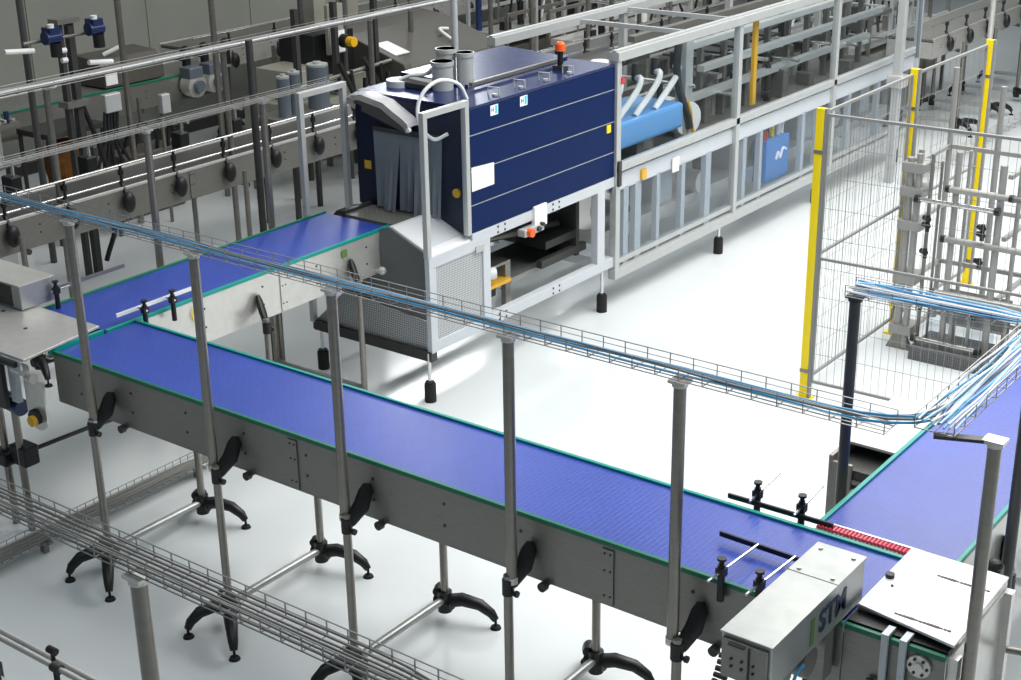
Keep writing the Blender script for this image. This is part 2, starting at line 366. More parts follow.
# ------------------------------------------------------------------ guide rail clamps
def guide(label, p, q, mounts, side, mk='black', group=None):
    t = thing('guide_bar', label, 'guide rail', p, group)
    MB().bar(p, q, .010, .022).build('rail', M[mk], t)
    for m_, reach in mounts:
        m_ = V3(m_); e = m_+V3(reach)
        MB().cyl(m_-V3(reach)*.35, e, .006, seg=8).build('rod', M['chrome'], t, True)
        MB().cyl(m_-V3((0, 0, .13)), m_+V3((0, 0, .03)), .015, seg=10).box(m_.x-.018, m_.y-.017, m_.z-.018, m_.x+.018, m_.y+.017, m_.z+.018).cyl(m_+V3((0, 0, .03)), m_+V3((0, 0, .05)), .010, seg=8).cyl(m_+V3((0, 0, .05)), m_+V3((0, 0, .060)), .019, seg=8).build('clamp', M['black'], t, True)
    return t
guide('black guide rail behind the main conveyor with two tall clamps, at the red rollers', (-2.73, 5.14, 1.18), (-2.24, 5.15, 1.18),
      [((-2.61, 5.18, 1.205), (0, .20, .02)), ((-2.40, 5.18, 1.205), (0, .20, .02))], 1)
guide('dark guide rail over the belt left of the steel motor cover', (-2.58, 4.80, 1.195), (-2.14, 4.79, 1.195),
      [((-2.40, 4.49, 1.225), (0, .30, -.02)), ((-2.235, 4.49, 1.225), (0, .30, -.02))], -1)
guide('pale guide rail over the upper left belt beside a green edge', (-6.62, 4.98, 1.225), (-6.62, 5.62, 1.225),
      [((-6.55, 5.13, 1.23), (-.06, 0, 0)), ((-6.55, 5.34, 1.23), (-.06, 0, 0))], 1, mk='hose')
guide('short steel guide rail at the left box on the upper left belt', (-7.24, 5.02, 1.25), (-7.24, 5.55, 1.25),
      [((-7.16, 4.98, 1.27), (0, .1, 0))], 1, mk='steel')

# red roller strip
t = thing('roller_strip', 'strip of small red rollers bridging the two blue belts at right', 'rollers', (-2.30, 5.145, 1.15))
MB().box(-2.31, 5.115, 1.14, -1.86, 5.185, 1.158).build('roller_frame', M['steel_l'], t)
def copies(o, steps):       # repeats of one small part, sharing its mesh
    for st in steps:
        c = o.copy(); C.objects.link(c); c.location = o.location+V3(st)
r_ = MB().cyl((-2.30, 5.130, 1.166), (-2.30, 5.170, 1.166), .0075, seg=8).build('roller', M['pink'], t, True)
copies(r_, [(i*.017, 0, 0) for i in range(1, 26)])
MB().box(-2.31, 5.172, 1.15, -1.86, 5.182, 1.174).build('roller_guard', M['steel_l'], t)

# ------------------------------------------------------------------ white plate station
t = thing('transfer_table', 'white topped transfer table at the right end of the main conveyor', 'table', (-1.69, 4.83, 0))
MB().prism([(-1.885, 4.61, 1.195), (-1.885, 5.125, 1.195), (-1.492, 5.125, 1.195), (-1.485, 4.545, 1.195)], (0, 0, .012)).build('top_plate', M['sheet'], t, bevel=.002)
for x0, x1, y in ((-1.745, -1.525, 4.625), (-1.72, -1.51, 4.975)):
    n = 14; q = MB()
    for i in range(n): q.box(x0+i*(x1-x0)/n, y-.005, 1.2065, x0+(i+.8)*(x1-x0)/n, y+.005, 1.2085)
    q.build('slot', M['black'], t)
MB().cyl((-1.865, 4.86, 1.20), (-1.865, 4.86, 1.222), .018).cyl((-1.83, 4.80, 1.20), (-1.83, 4.80, 1.212), .006).build('knob', M['black'], t, True)
MB().box(-1.498, 4.53, .55, -1.488, 5.12, 1.16).box(-1.885, 4.62, 1.165, -1.495, 5.12, 1.19).build('housing', M['steel_l'], t)
MB().box(-1.888, 4.516, .863, -1.50, 4.522, 1.150).build('side_panel', M['steel'], t)
MB().box(-1.888, 4.510, 1.147, -1.50, 4.530, 1.169).build('edge_strip', M['green'], t, bevel=.003)
MB().box(-1.888, 4.535, 1.160, -1.50, 4.64, 1.176).build('dark_gap', M['black'], t)  # black strip put in for the shade in the gap under the plate
MB().box(-1.735, 4.49, .99, -1.71, 4.503, 1.19).box(-1.735, 4.49, 1.18, -1.71, 4.56, 1.192).build('white_bracket', M['white'], t)
MB().box(-1.665, 4.49, .99, -1.64, 4.503, 1.19).box(-1.665, 4.49, 1.18, -1.64, 4.56, 1.192).build('white_bracket', M['white'], t)
MB().cyl((-1.59, 4.50, 1.10), (-1.59, 4.512, 1.10), .045).cyl((-1.59, 4.49, 1.10), (-1.59, 4.50, 1.10), .018).build('bearing', M['steel_l'], t, True)
q = MB()
for k in range(6): q.cyl((-1.59+.032*math.cos(k*PI/3), 4.494, 1.10+.032*math.sin(k*PI/3)), (-1.59+.032*math.cos(k*PI/3), 4.50, 1.10+.032*math.sin(k*PI/3)), .006, seg=8)
q.build('bearing_bolts', M['dark'], t)
MB().box(-1.78, 4.495, .965, -1.60, 4.505, .98).build('cable_slot', M['dark'], t)
MB().box(-1.50, 4.53, .0, -1.46, 4.57, 1.16).box(-1.50, 5.08, .0, -1.46, 5.12, 1.16).build('leg', M['steel_l'], t)
for z in (.62, .90): MB().cyl((-1.48, 5.10, z), (-1.0, 5.25, z), .015).build('cross_rod', M['steel'], t, True)
MB().tube(sm([(-1.47, 4.66, 1.18), (-1.45, 4.68, 1.12), (-1.45, 4.70, 1.02), (-1.46, 4.68, .95)]), .004).build('sensor_cable', M['c_grey'], t, True)
MB().cyl((-1.48, 4.66, .93), (-1.44, 4.72, .93), .016).sph((-1.45, 4.70, .95), .02).build('valve', M['chrome'], t, True)
ob = MB().box(-1.60, 5.16, 1.06, -1.54, 5.22, 1.20).sph((-1.57, 5.19, 1.20), .033, (1, 1, .8)).build('sensor_block', M['black'], None, False, .008)
tag(ob, 'black rounded block behind the white plate by the right post', 'block')

# steel motor cover with letters
t = thing('motor_cover', 'long steel box cover with dark STM letters lying across the main conveyor', 'cover', (-2.0, 4.3, 1.15))
MB().box(-2.10, 3.95, 1.17, -1.905, 4.70, 1.352).build('cover_body', M['steel_m'], t, bevel=.006)
MB().box(-2.104, 3.945, 1.348, -1.901, 4.705, 1.356).build('cover_lid', M['steel_m'], t, bevel=.002)
for x, y in ((-2.07, 4.66), (-1.935, 4.66), (-2.07, 4.48), (-1.935, 4.48)): MB().cyl((x, y, 1.355), (x, y, 1.362), .009).build('lid_screw', M['steel_l'], t, True)
MB().box(-2.104, 4.45, 1.3562, -1.901, 4.453, 1.3572).build('lid_seam', M['dark'], t)
fp = MB().box(-2.09, 3.935, 1.185, -1.915, 3.948, 1.335).build('front_plate', M['steel'], t, bevel=.002)
q = MB()
for x in (-2.05, -2.01, -1.965):
    for z in (1.235, 1.265): q.cyl((x, 3.928, z), (x, 3.937, z), .005, seg=8)
q.box(-1.985, 3.928, 1.19, -1.981, 3.937, 1.33).box(-2.06, 3.925, 1.322, -2.0, 3.937, 1.33)
q.build('front_screws', M['dark'], fp)
q = MB()
for i in range(5): q.cyl((-2.14, 3.97+i*.012, 1.12+i*.02), (-2.09, 3.97+i*.012, 1.12+i*.02), .010, seg=8)
q.build('cable_glands', M['dark'], t, True)
MB().cyl((-2.02, 4.15, 1.10), (-1.96, 4.15, 1.10), .09).cyl((-2.0, 4.3, 1.10), (-1.92, 4.3, 1.10), .06).build('gearbox', M['steel'], t, True)
MB().box(-2.02, 4.42, .95, -1.92, 4.495, 1.165).build('mount', M['steel'], t)
MB().tube(sm([(-1.90, 4.05, 1.15), (-1.89, 4.08, 1.11), (-1.90, 4.14, 1.14), (-1.89, 4.18, 1.17)]), .006).build('air_hose', M['c_blue'], t, True)
def text(s, size, m, parent, loc, rot, ext=.001, name='lettering'):
    cu = bpy.data.curves.new(name, 'FONT'); cu.body = s; cu.size = size; cu.extrude = ext; cu.align_x = 'CENTER'; cu.align_y = 'CENTER'; cu.offset = size*.025
    o = bpy.data.objects.new(name, cu); C.objects.link(o); bpy.context.view_layer.update()
    me = bpy.data.meshes.new_from_object(o); bpy.data.objects.remove(o); me.materials.clear(); me.materials.append(m)
    R = Matrix.Translation(V3(loc)-ORG.get(parent.name, V3())) @ rot.to_4x4(); me.transform(R)
    o = bpy.data.objects.new(name, me); C.objects.link(o); o.parent = parent; return o
RX = Matrix(((0, 0, 1), (1, 0, 0), (0, 1, 0)))      # text reading along +Y, facing +X
RYN = Matrix(((1, 0, 0), (0, 0, -1), (0, 1, 0)))    # reading along +X, facing -Y
text('STM', .125, M['letter'], t, (-1.9025, 4.43, 1.258), RX)
MB().box(-1.905, 4.25, 1.20, -1.9025, 4.278, 1.31).build('green_print', M['lgreen'], t)

# ------------------------------------------------------------------ left transfer station
t = thing('transfer_table', 'grey steel transfer plate at the left end of the main conveyor', 'table', (-6.9, 4.6, 0))
MB().prism([(-7.9, 4.30, 1.18), (-6.56, 4.30, 1.18), (-6.64, 4.87, 1.18), (-7.9, 4.87, 1.18)], (0, 0, .015)).build('top_plate', M['steel_l'], t, bevel=.003)
q = MB()
for x, y in ((-6.95, 4.6), (-7.05, 4.42), (-7.3, 4.7)): q.cyl((x, y, 1.194), (x, y, 1.198), .012)
q.build('plate_screws', M['dark'], t)
MB().box(-7.9, 4.265, 1.15, -6.6, 4.285, 1.18).build('black_edge', M['black'], t)
MB().box(-7.9, 4.29, 1.13, -6.58, 4.30, 1.18).build('white_edge', M['white'], t)
MB().box(-7.9, 4.22, 1.10, -6.85, 4.262, 1.12).build('lower_plate', M['steel_l'], t)
MB().box(-6.624, 4.50, 1.15, -6.604, 4.87, 1.175).build('edge_strip', M['teal'], t)
MB().box(-6.95, 4.24, 1.10, -6.75, 4.28, 1.13).build('green_guide', M['green'], t, bevel=.005)
MB().box(-7.9, 4.33, .82, -6.84, 4.36, 1.15).build('side_panel', M['dark'], t)
MB().box(-6.83, 4.37, .86, -6.77, 4.40, 1.12).build('white_bracket', M['white'], t)
MB().cyl((-6.74, 4.36, 1.09), (-6.66, 4.36, 1.09), .035).cyl((-6.63, 4.36, 1.06), (-6.58, 4.36, 1.06), .028).build('roller', M['steel_l'], t, True)
pts = [(-6.74, 4.40, 1.02), (-6.57, 4.40, 1.02)]+[(-6.655+.085*math.cos(a), 4.40, .80+.085*math.sin(a)) for a in [-i*PI/8 for i in range(9)]]
MB().prism(pts, (0, .012, 0)).build('bearing_plate', M['steel_l'], t)
MB().cyl((-6.655, 4.37, .80), (-6.655, 4.40, .80), .048, seg=7).build('grip_knob', M['black'], t, True)
MB().cyl((-6.645, 4.345, .79), (-6.645, 4.372, .79), .032).build('yellow_cap', M['yknob'], t, True)
MB().cyl((-7.3, 4.42, .86), (-6.82, 4.42, .80), .05).build('drive_motor', M['motor'], t, True)
for x in (-7.05, -6.9): MB().cyl((x, 4.42, 0), (x, 4.42, .86), .022).build('leg', M['tube'], t, True)
MB().box(-7.12, 4.36, .40, -6.98, 4.48, .48).box(-6.98, 4.40, .42, -6.84, 4.5, .54).build('clamp_block', M['black'], t, bevel=.01)
MB().cyl((-6.92, 4.45, .48), (-6.88, 5.1, .48), .013).cyl((-6.90, 4.9, .48), (-6.88, 5.12, .48), .02).build('tie_rod', M['dark'], t, True)
t = thing('control_box', 'small grey steel box on the left transfer plate', 'box', (-7.45, 4.85, 1.195))
MB().box(-8.1, 4.76, 1.20, -7.20, 5.0, 1.345).build('box_body', M['steel_m'], t, bevel=.006)
MB().box(-8.1, 4.755, 1.345, -7.195, 5.005, 1.352).build('box_lid', M['steel_l'], t, bevel=.002)
MB().box(-8.1, 4.757, 1.21, -7.28, 4.761, 1.335).build('front_recess', M['dark'], t)

# ------------------------------------------------------------------ shrink tunnel
XF, XBk = -6.15, -7.17
Y0, Y1, Y2 = 7.19, 7.66, 9.45
t = thing('shrink_tunnel', 'dark blue shrink tunnel machine on a white frame with grey strip curtain', 'machine', (-6.74, 8.4, 0))
# body
MB().box(XBk, Y1+.005, 1.10, XF-.004, Y2-.01, 1.965).build('cabinet_core', M['navy'], t)
lv = [1.10, 1.30, 1.54, 1.79, 1.965]
for a, b in zip(lv, lv[1:]): MB().box(XF-.004, Y1, a+.004, XF+.012, Y2-.01, b-.004).build('side_panel', M['blue'], t, bevel=.002)
for z in lv[1:-1]: MB().box(XF-.002, Y1, z-.006, XF+.009, Y2-.01, z+.004).build('panel_trim', M['alu'], t)
MB().box(XBk, Y1, 1.965, XF+.012, Y2-.01, 1.985).build('top_sheet', M['topblue'], t, bevel=.004)
MB().prism([(XBk, 8.15, 1.985), (XBk+.62, 8.15, 1.985), (XBk+.62, 8.15, 2.005), (XBk, 8.15, 2.03)], (0, 1.25, 0)).build('raised_lid', M['topblue'], t, bevel=.003)
MB().bar((XBk+.68, 8.12, 2.02), (XBk+.68, 9.2, 2.02), .03, .025).build('lid_edge_bar', M['steel'], t)
# front face (towards the infeed)
MB().box(XBk, Y1-.012, 1.165, XBk+.20, Y1, 1.965).build('front_panel', M['navy'], t)
MB().box(XF-.26, Y1-.012, 1.10, XF, Y1, 1.965).build('front_panel', M['navy'], t)
MB().box(XBk+.20, Y1-.012, 1.72, XF-.26, Y1, 1.965).build('front_panel', M['navy'], t)
# strip curtain
n = 5
for i in range(n):
    x0 = XBk+.18+i*.125; rows = []
    for k in range(7):
        z = 1.735-.555*k/6; s_ = k/6
        tw = (.02*math.sin(i*2.3)+.012)*s_
        rows.append([(x0+.01*s_*math.sin(i*2+1)+.130*q_/5*(1-.10*s_*abs(math.sin(i*1.1))), Y1-.03-.03*s_*math.sin(q_*1.3+i*2.1)**2-.035*s_*(i % 2)-tw*q_/5, z) for q_ in range(6)])
    MB().sheet(rows, .003).build('curtain_strip', M['curtain'], t, True)
MB().box(XBk+.19, Y1-.045, 1.73, XF-.25, Y1-.012, 1.76).build('curtain_rail', M['dark'], t)
for x, z in ((XBk+.10, 1.46),): MB().box(x-.03, Y1-.016, z-.03, x+.03, Y1-.011, z+.03).build('warning_label', M['yknob'], t, label='small square yellow warning label')
MB().cyl((XF-.10, Y1-.03, 1.38), (XF-.10, Y1-.012, 1.38), .032).build('stop_button', M['yknob'], t, True, label='round yellow button')
# arched visor over the entry
arc = [(-7.15, 1.93), (-7.14, 1.965), (-7.10, 1.99), (-7.0, 2.0), (-6.91, 1.985), (-6.80, 1.965), (-6.70, 1.91), (-6.62, 1.87), (-6.585, 1.845), (-6.575, 1.815)]
MB().sheet([[(x, Y1-.012, z), (x, Y1-.07, z+.004), (x, Y1-.13, z-.006)] for x, z in arc], .018).build('arched_visor', M['sheet'], t, True)
MB().sheet([[(x, Y1-.125, z-.012), (x+(.06 if x < -7.1 else -.05), Y1-.10, z-.055)] for x, z in arc], .010).build('visor_lip', M['steel_l'], t, True)
MB().prism([(x+(.08 if x < -7.1 else -.06), Y1-.06, z-.07) for x, z in arc], (0, .02, 0)).build('visor_plate', M['hood'], t)
MB().cyl((-6.57, Y1-.14, 1.80), (-6.57, Y1-.12, 1.80), .016).build('visor_bolt', M['paper'], t, True)
# top fittings
for x, y, r_, h in ((-6.66, 8.02, .075, .20), (-6.74, 8.16, .07, .26), (-6.60, 8.20, .06, .24)):
    c_ = MB().cyl((x, y, 1.985), (x, y, 1.985+h), r_, seg=20).cyl((x, y, 1.985+h-.03), (x, y, 1.985+h), r_+.008, seg=20)
    c_.build('exhaust_duct', M['cylgrey'] if 0 else M['alu'], t, True)
MB().cyl((-6.72, 8.24, 2.2), (-6.72, 8.24, 2.75), .025).build('vent_pipe', M['alu'], t, True)
MB().box(-6.98, 7.90, 1.985, -6.72, 8.08, 2.03).build('fan_housing', M['dark'], t, bevel=.01)
MB().cyl((-7.0, 7.95, 1.985), (-7.0, 7.95, 2.03), .10, seg=20).build('fan_cap', M['white'], t, True)
for dy in (0, .05): MB().tube(sm([(-7.0, 7.94+dy, 2.03), (-6.92, 7.98+dy, 2.06), (-6.80, 7.99+dy, 2.08), (-6.72, 8.0+dy, 2.14)]), .012).build('air_hose', M['hose'], t, True)
MB().tube(sm([(-6.28, 7.60, 1.80), (-6.34, 7.52, 1.77), (-6.40, 7.46, 1.86), (-6.42, 7.46, 1.99), (-6.40, 7.52, 2.10), (-6.36, 7.64, 2.15), (-6.32, 7.78, 2.10), (-6.30, 7.84, 1.99)]), .013).build('air_hose', M['hose'], t, True)
for y in (8.05, 8.35, 8.65, 8.95): MB().cyl((-6.22, y, 1.985), (-6.22, y, 2.0), .02).tube([(-6.28, y, 1.985), (-6.28, y, 2.04), (-6.20, y+.02, 2.04), (-6.20, y+.02, 1.985)], .006, 6).build('lid_catch', M['alu'], t, True)
MB().box(-6.40, 8.99, 1.985, -6.30, 9.05, 2.02).build('lamp_bracket', M['dark'], t)
MB().cyl((-6.35, 9.02, 1.985), (-6.35, 9.02, 2.13), .022).build('lamp_stem', M['black'], t, True)
MB().cyl((-6.35, 9.02, 2.13), (-6.35, 9.02, 2.175), .038).sph((-6.35, 9.02, 2.175), .038, (1, 1, .7)).build('signal_lamp', M['orange'], t, True, label='orange red signal lamp')
# labels on side
for y in (7.93, 8.27):
    lb = MB().box(XF+.0125, y-.042, 1.885, XF+.0145, y+.042, 1.965-.01).build('side_label', M['paper'], t, label='small white and cyan label')
    MB().box(XF+.0145, y+.008, 1.893, XF+.0155, y+.034, 1.95).build('cyan_print', M['lcyan'], lb)
    text('H', .045, M['letter'], lb, (XF+.0146, y-.018, 1.921), RX, .0005)
MB().prism([(XF+.0125, 7.665, 1.40), (XF+.0125, 7.915, 1.40), (XF+.0125, 7.915, 1.555), (XF+.0125, 7.665, 1.57)], (.002, 0, 0)).build('paper_sign', M['paper'], t, label='plain white paper sign')
MB().box(XF+.0125, 9.33, 1.47, XF+.02, 9.38, 1.53).build('warning_label', M['yellow'], t, label='small yellow warning label')
# frame
fr = MB()
for z0, z1 in ((1.02, 1.10), (.36, .44)): fr.box(XF-.05, Y1+.20 if z0 < .5 else Y1, z0, XF+.012, Y2, z1)
fr.box(XF-.05, 9.22, .40, XF+.012, 9.32, 1.10)
for x in (XF-.05,):
    fr.box(XBk, Y2-.1, .36, XF, Y2, .44)
fr.box(XBk, Y1, 1.02, XBk+.06, Y2, 1.10).box(XBk, Y1, .36, XBk+.06, Y2, .44).box(XBk, 9.22, .40, XBk+.06, 9.32, 1.10)
fr.build('base_frame', M['white'], t, bevel=.004)
q = MB()
for y in (7.95, 8.03, 8.62, 8.70):
    for z in (.38, .42, 1.04, 1.08): q.cyl((XF+.011, y, z), (XF+.016, y, z), .009, seg=8)
q.build('frame_bolts', M['dark'], t)
# things inside the lower bay
for z, y0, dz in ((.92, 7.9, 0), (.84, 7.95, .02), (.76, 7.9, -.03)):
    MB().cyl((-6.85, y0, z), (-6.45, 9.3, z+dz), .035).build('inner_roller', M['dark'] if z > .8 else M['steel'], t, True)
MB().box(-6.9, 8.24, .52, -6.3, 8.32, .56).box(-6.34, 8.24, .36, -6.30, 8.30, .70).box(-6.9, 7.95, .69, -6.3, 8.30, .71).build('inner_shelf', M['steel'], t)
MB().box(-6.6, 7.96, .56, -6.26, 8.26, .585).build('wooden_board', M['amber'], t)
MB().box(-6.42, 7.98, .48, -6.3, 8.12, .56).build('terminal_block', M['black'], t)
MB().cyl((-6.4, 7.88, .68), (-6.25, 8.06, .68), .045).box(-6.38, 7.88, .56, -6.25, 7.98, .64).build('inner_motor', M['hose'], t, True)
MB().box(-7.2, 7.8, .88, -6.6, 9.3, .98).build('inner_tray', M['dark'], t)
MB().box(-6.35, 8.7, .52, -6.3, 9.3, .58).build('inner_beam', M['dark'], t)
MB().box(XF+.0, 8.37, .96, XF+.03, 8.52, 1.12).build('operator_plate', M['paper'], t)
MB().box(XF-.02, 8.22, .93, XF+.05, 8.46, .985).build('switch_box', M['alu'], t, bevel=.008)
MB().cyl((XF+.04, 8.27, .96), (XF+.085, 8.27, .96), .032).build('stop_button', M['orange'], t, True, label='orange round stop button')
MB().cyl((XF+.04, 8.38, .96), (XF+.07, 8.38, .96), .02).cyl((XF+.04, 8.43, .985), (XF+.07, 8.43, .985), .015).build('switch', M['dark'], t, True)
MB().box(-7.12, 7.95, .58, -7.08, 9.25, 1.05).box(-7.1, 9.16, .50, -6.3, 9.20, 1.02).build('dark_backdrop', M['dark'], t)  # dark backdrop added to keep the open lower bay dark
MB().box(-6.9, 7.95, .46, -6.4, 9.2, .50).build('drip_tray', M['steel_m'], t)
MB().box(-6.5, 8.75, .66, -6.3, 9.2, .72).build('inner_beam', M['black'], t)
# infeed
MB().box(XBk+.13, Y0+.16, 1.13, XF-.36, Y1-.01, 1.168).build('infeed_belt', M['meshbelt'], t)
MB().box(XBk+.09, Y0+.16, 1.135, XBk+.13, Y1-.01, 1.19).build('infeed_edge', M['dark'], t)
MB().prism([(XF-.37, Y0+.04, 1.20), (XF-.34, Y0+.04, 1.20), (XF+.0, Y0+.04, 1.06), (XF, Y0+.04, 1.03), (XF-.37, Y0+.04, 1.03)], (0, Y1-Y0-.05, 0)).build('sloped_cover', M['sheet'], t, bevel=.002)
XL = -7.25
MB().prism([(XL, Y0+.03, .66), (XL, Y0+.03, .84), (XF-.47, Y0+.03, .84), (XF-.45, Y0+.03, 1.17), (XF-.36, Y0+.03, 1.19), (XF-.03, Y0+.03, 1.05), (XF-.03, Y0+.03, .58)], (0, .008, 0)).build('front_guard', M['perfdark'], t)
MB().prism([(-6.95, Y0+.02, .655), (XF-.02, Y0+.02, .575), (XF-.02, Y0+.02, .37), (XL, Y0+.02, .37)], (0, .008, 0)).build('skirt_plate', M['perf'], t)  # pale sheet, the bright reflection low on the front put into its colour
MB().box(XF-.02, Y0+.06, .42, XF+.0, Y1+.14, .99).build('side_guard', M['perf'], t)
MB().box(XF-.03, Y0, .36, XF+.01, Y0+.07, 1.05).box(XF-.03, Y1+.12, .36, XF+.01, Y1+.20, 1.06).box(XF-.03, Y0, .97, XF+.01, Y1+.19, 1.05).box(XF-.03, Y0, .36, XF+.01, Y1+.19, .44).build('infeed_frame', M['white'], t, bevel=.003)
MB().box(XL, Y0-.01, .30, XF+.01, Y0+.05, .37).box(XL-.02, Y0, .30, XL+.03, Y1, .37).build('base_rail', M['dark'], t)
MB().box(XF+.01, Y1+.03, .95, XF+.02, Y1+.12, 1.0).build('hinge_lock', M['alu'], t)
MB().tube([(-6.72, Y0+.04, .86), (-6.62, Y0-.02, .88), (-6.54, Y0-.04, .90)], .014).sph((-6.53, Y0-.04, .9), .03).build('cable_gland', M['alu'], t, True)
# entry guard frame
for x in (XF, XL-.01):
    MB().box(x-.02, Y0-.02, 1.05 if x == XF else .36, x+.02, Y0+.02, 2.04).box(x-.02, Y1-.055, 1.1, x+.02, Y1-.015, 2.04).box(x-.02, Y0-.02, 2.0, x+.02, Y1-.015, 2.04).build('guard_frame', M['alu'], t, bevel=.003)
MB().box(XF-.004, Y0+.02, 1.12, XF+.004, Y1-.055, 2.0).build('guard_glass', M['glass'], t)
for x, y in ((XF-.02, Y0), (XF-.03, Y2-.10), (XL+.05, Y0+.01), (XL+.05, Y2-.1)):
    l_ = MB().cyl((x, y, .13), (x, y, .36), .013).build('leg', M['chrome'], t, True)
    MB().cyl((x, y, .0), (x, y, .135), .042, seg=18).cyl((x, y, .135), (x, y, .15), .034, seg=18).build('rubber_foot', M['rubber'], l_, True)

# ------------------------------------------------------------------ packing machine (long alu enclosure)
t = thing('packing_machine', 'long glazed packing machine in a white aluminium frame behind the blue tunnel', 'machine', (-6.74, 12.3, 0))
XBk = -7.33; YE = 15.4; posts = [Y2+.03, 11.40, 13.35, YE]
for y in posts:
    for x in (XF, XBk):
        MB().box(x-.03, y-.03, .25, x+.03, y+.03, 2.04).build('frame_post', M['alu'], t, bevel=.003)
for x in (XF, XBk):
    MB().box(x-.045, Y2-.007, 2.0, x+.045, YE+3, 2.07).box(x-.02, Y2-.007, 2.07, x+.02, YE+3, 2.085).build('top_rail', M['alu'], t, bevel=.003)
MB().box(XF-.035, Y2-.007, .25, XF+.035, YE, .33).build('bottom_rail', M['alu'], t, bevel=.003)
MB().box(XF-.035, Y2-.007, .36, XF+.005, YE, .40).build('sill_rail', M['alu'], t)
MB().box(XBk-.035, Y2, .25, XBk+.035, YE, .33).build('bottom_rail', M['alu'], t)
MB().box(XF-.03, Y2-.007, 1.13, XF+.03, YE, 1.19).build('middle_rail', M['alu'], t, bevel=.003)
MB().box(XF-.06, Y2, .96, XF-.01, YE, 1.10).build('machine_beam', M['white'], t, bevel=.003)
MB().box(XBk-.03, Y2, 1.13, XBk+.03, YE, 1.19).build('middle_rail', M['alu'], t)
for y in (10.0, 10.65, 11.4, 12.1, 12.9, 13.6, 14.4): MB().bar((XF, y+.02, 2.03), (XBk, y+.02, 2.03), .035).build('cross_rail', M['alu'], t) if y in (10.65, 11.4, 12.9, 14.4) else None
for y, w in ((9.66, .07), (9.84, .09), (10.15, .05), (10.55, .06), (10.97, .09), (11.62, .06), (11.93, .05), (12.78, .06), (13.1, .05), (13.8, .06), (14.5, .06)):
    MB().box(XF-.06, y-w/2, .33, XF-.01, y+w/2, .97).build('window_post', M['white'], t, bevel=.002)
for a, b in zip(posts, posts[1:]):
    MB().box(XF-.004, a+.03, 1.19, XF+.004, b-.03, 2.0).build('upper_glass', M['glass'], t)
    MB().box(XF-.004, a+.03, .40, XF+.004, b-.03, .96).build('lower_glass', M['smoke'], t)
for y in (Y2-.10+.0, 11.18, 13.1, 15.0):
    for x in (XF-.0, XBk):
        if y < Y2: continue
        l_ = MB().cyl((x, y, .13), (x, y, .26), .013).build('leg', M['chrome'], t, True)
        MB().cyl((x, y, .0), (x, y, .135), .042, seg=18).cyl((x, y, .135), (x, y, .15), .034, seg=18).build('rubber_foot', M['rubber'], l_, True)
# innards
MB().box(-7.1, 9.6, .45, -6.35, 15.2, .56).build('machine_bed', M['steel_l'], t)
MB().box(-7.15, 9.6, .98, -6.3, 15.2, 1.06).build('machine_deck', M['steel'], t)
MB().box(-6.85, 9.62, 1.20, -6.32, 10.80, 1.42).build('blue_cover', M['sky'], t, bevel=.03)
for i in range(4):
    y = 9.52+i*.30
    MB().tube(sm([(-6.38, y, 1.42), (-6.38, y+.06, 1.46), (-6.40, y+.36, 1.62), (-6.44, y+.47, 1.69), (-6.52, y+.52, 1.68)]), .026).build('white_hose', M['hose'], t, True)
    MB().cyl((-6.52, y+.52, 1.66), (-6.52, y+.52, 1.80), .035).build('hose_connector', M['dark'], t, True)
MB().box(-7.0, 9.7, 1.80, -6.55, 10.6, 1.84).build('hose_carrier', M['dark'], t)
for y in (9.85, 10.25): MB().cyl((-6.55, y, 1.87), (-6.55, y, 1.9), .07).build('round_cover', M['paper'], t, True)
MB().bar((-6.5, 10.1, 1.86), (-6.9, 11.6, 1.80), .03).build('dark_arm', M['dark'], t)
MB().box(-6.5, 10.95, 1.06, -6.4, 11.07, 1.92).build('tower', M['alu'], t, bevel=.003)
MB().tube(sm([(-6.42, 10.85, 1.9), (-6.40, 10.80, 1.7), (-6.40, 10.85, 1.5), (-6.38, 10.95, 1.3), (-6.38, 11.0, 1.15)]), .034).build('cable_loom', M['dark'], t, True)
MB().tube(sm([(-6.36, 10.92, 1.4), (-6.35, 10.96, 1.3), (-6.37, 11.02, 1.18), (-6.36, 11.05, 1.08)]), .015).build('yellow_hose', M['amber'], t, True)
MB().cyl((-6.70, 11.10, 1.22), (-6.40, 11.02, 1.22), .15).build('white_drum', M['hose'], t, True)
rnd = random.Random(4)
for i in range(34):      # cross shafts, brackets and actuators standing on the deck
    y = 9.7+i*.165; k = i % 4; x = rnd.uniform(-7.1, -6.45); h = rnd.uniform(.12, .45)
    if k == 0: MB().cyl((-7.1, y, 1.2+h*.8), (-6.35, y, 1.2+h*.8), .018).build('cross_shaft', M['chrome'], t, True)
    elif k == 1: MB().box(x, y, 1.06, x+.07, y+.06, 1.06+h).box(x-.02, y-.01, 1.06+h, x+.12, y+.09, 1.10+h).build('side_bracket', M['steel_l'], t)
    elif k == 2: MB().cyl((x, y, 1.06), (x, y, 1.1+h), .03).cyl((x, y, 1.1+h), (x, y, 1.2+h), .012).cyl((x-.04, y, 1.12), (x+.04, y, 1.12), .045).build('actuator', M['dark'], t, True)
    else: MB().box(x-.05, y, 1.06, x+.10, y+.11, 1.10+h*.6).build('valve_block', M['steel'], t, bevel=.006)
for z, y0, y1 in ((1.32, 10.8, 14.9), (1.55, 11.4, 15.2), (1.78, 11.2, 15.2)):
    MB().box(-6.55, y0, z, -6.48, y1, z+.055).build('inner_rail', M['alu'], t)
    MB().box(-7.15, y0, z, -7.08, y1, z+.055).build('inner_rail', M['steel'], t)
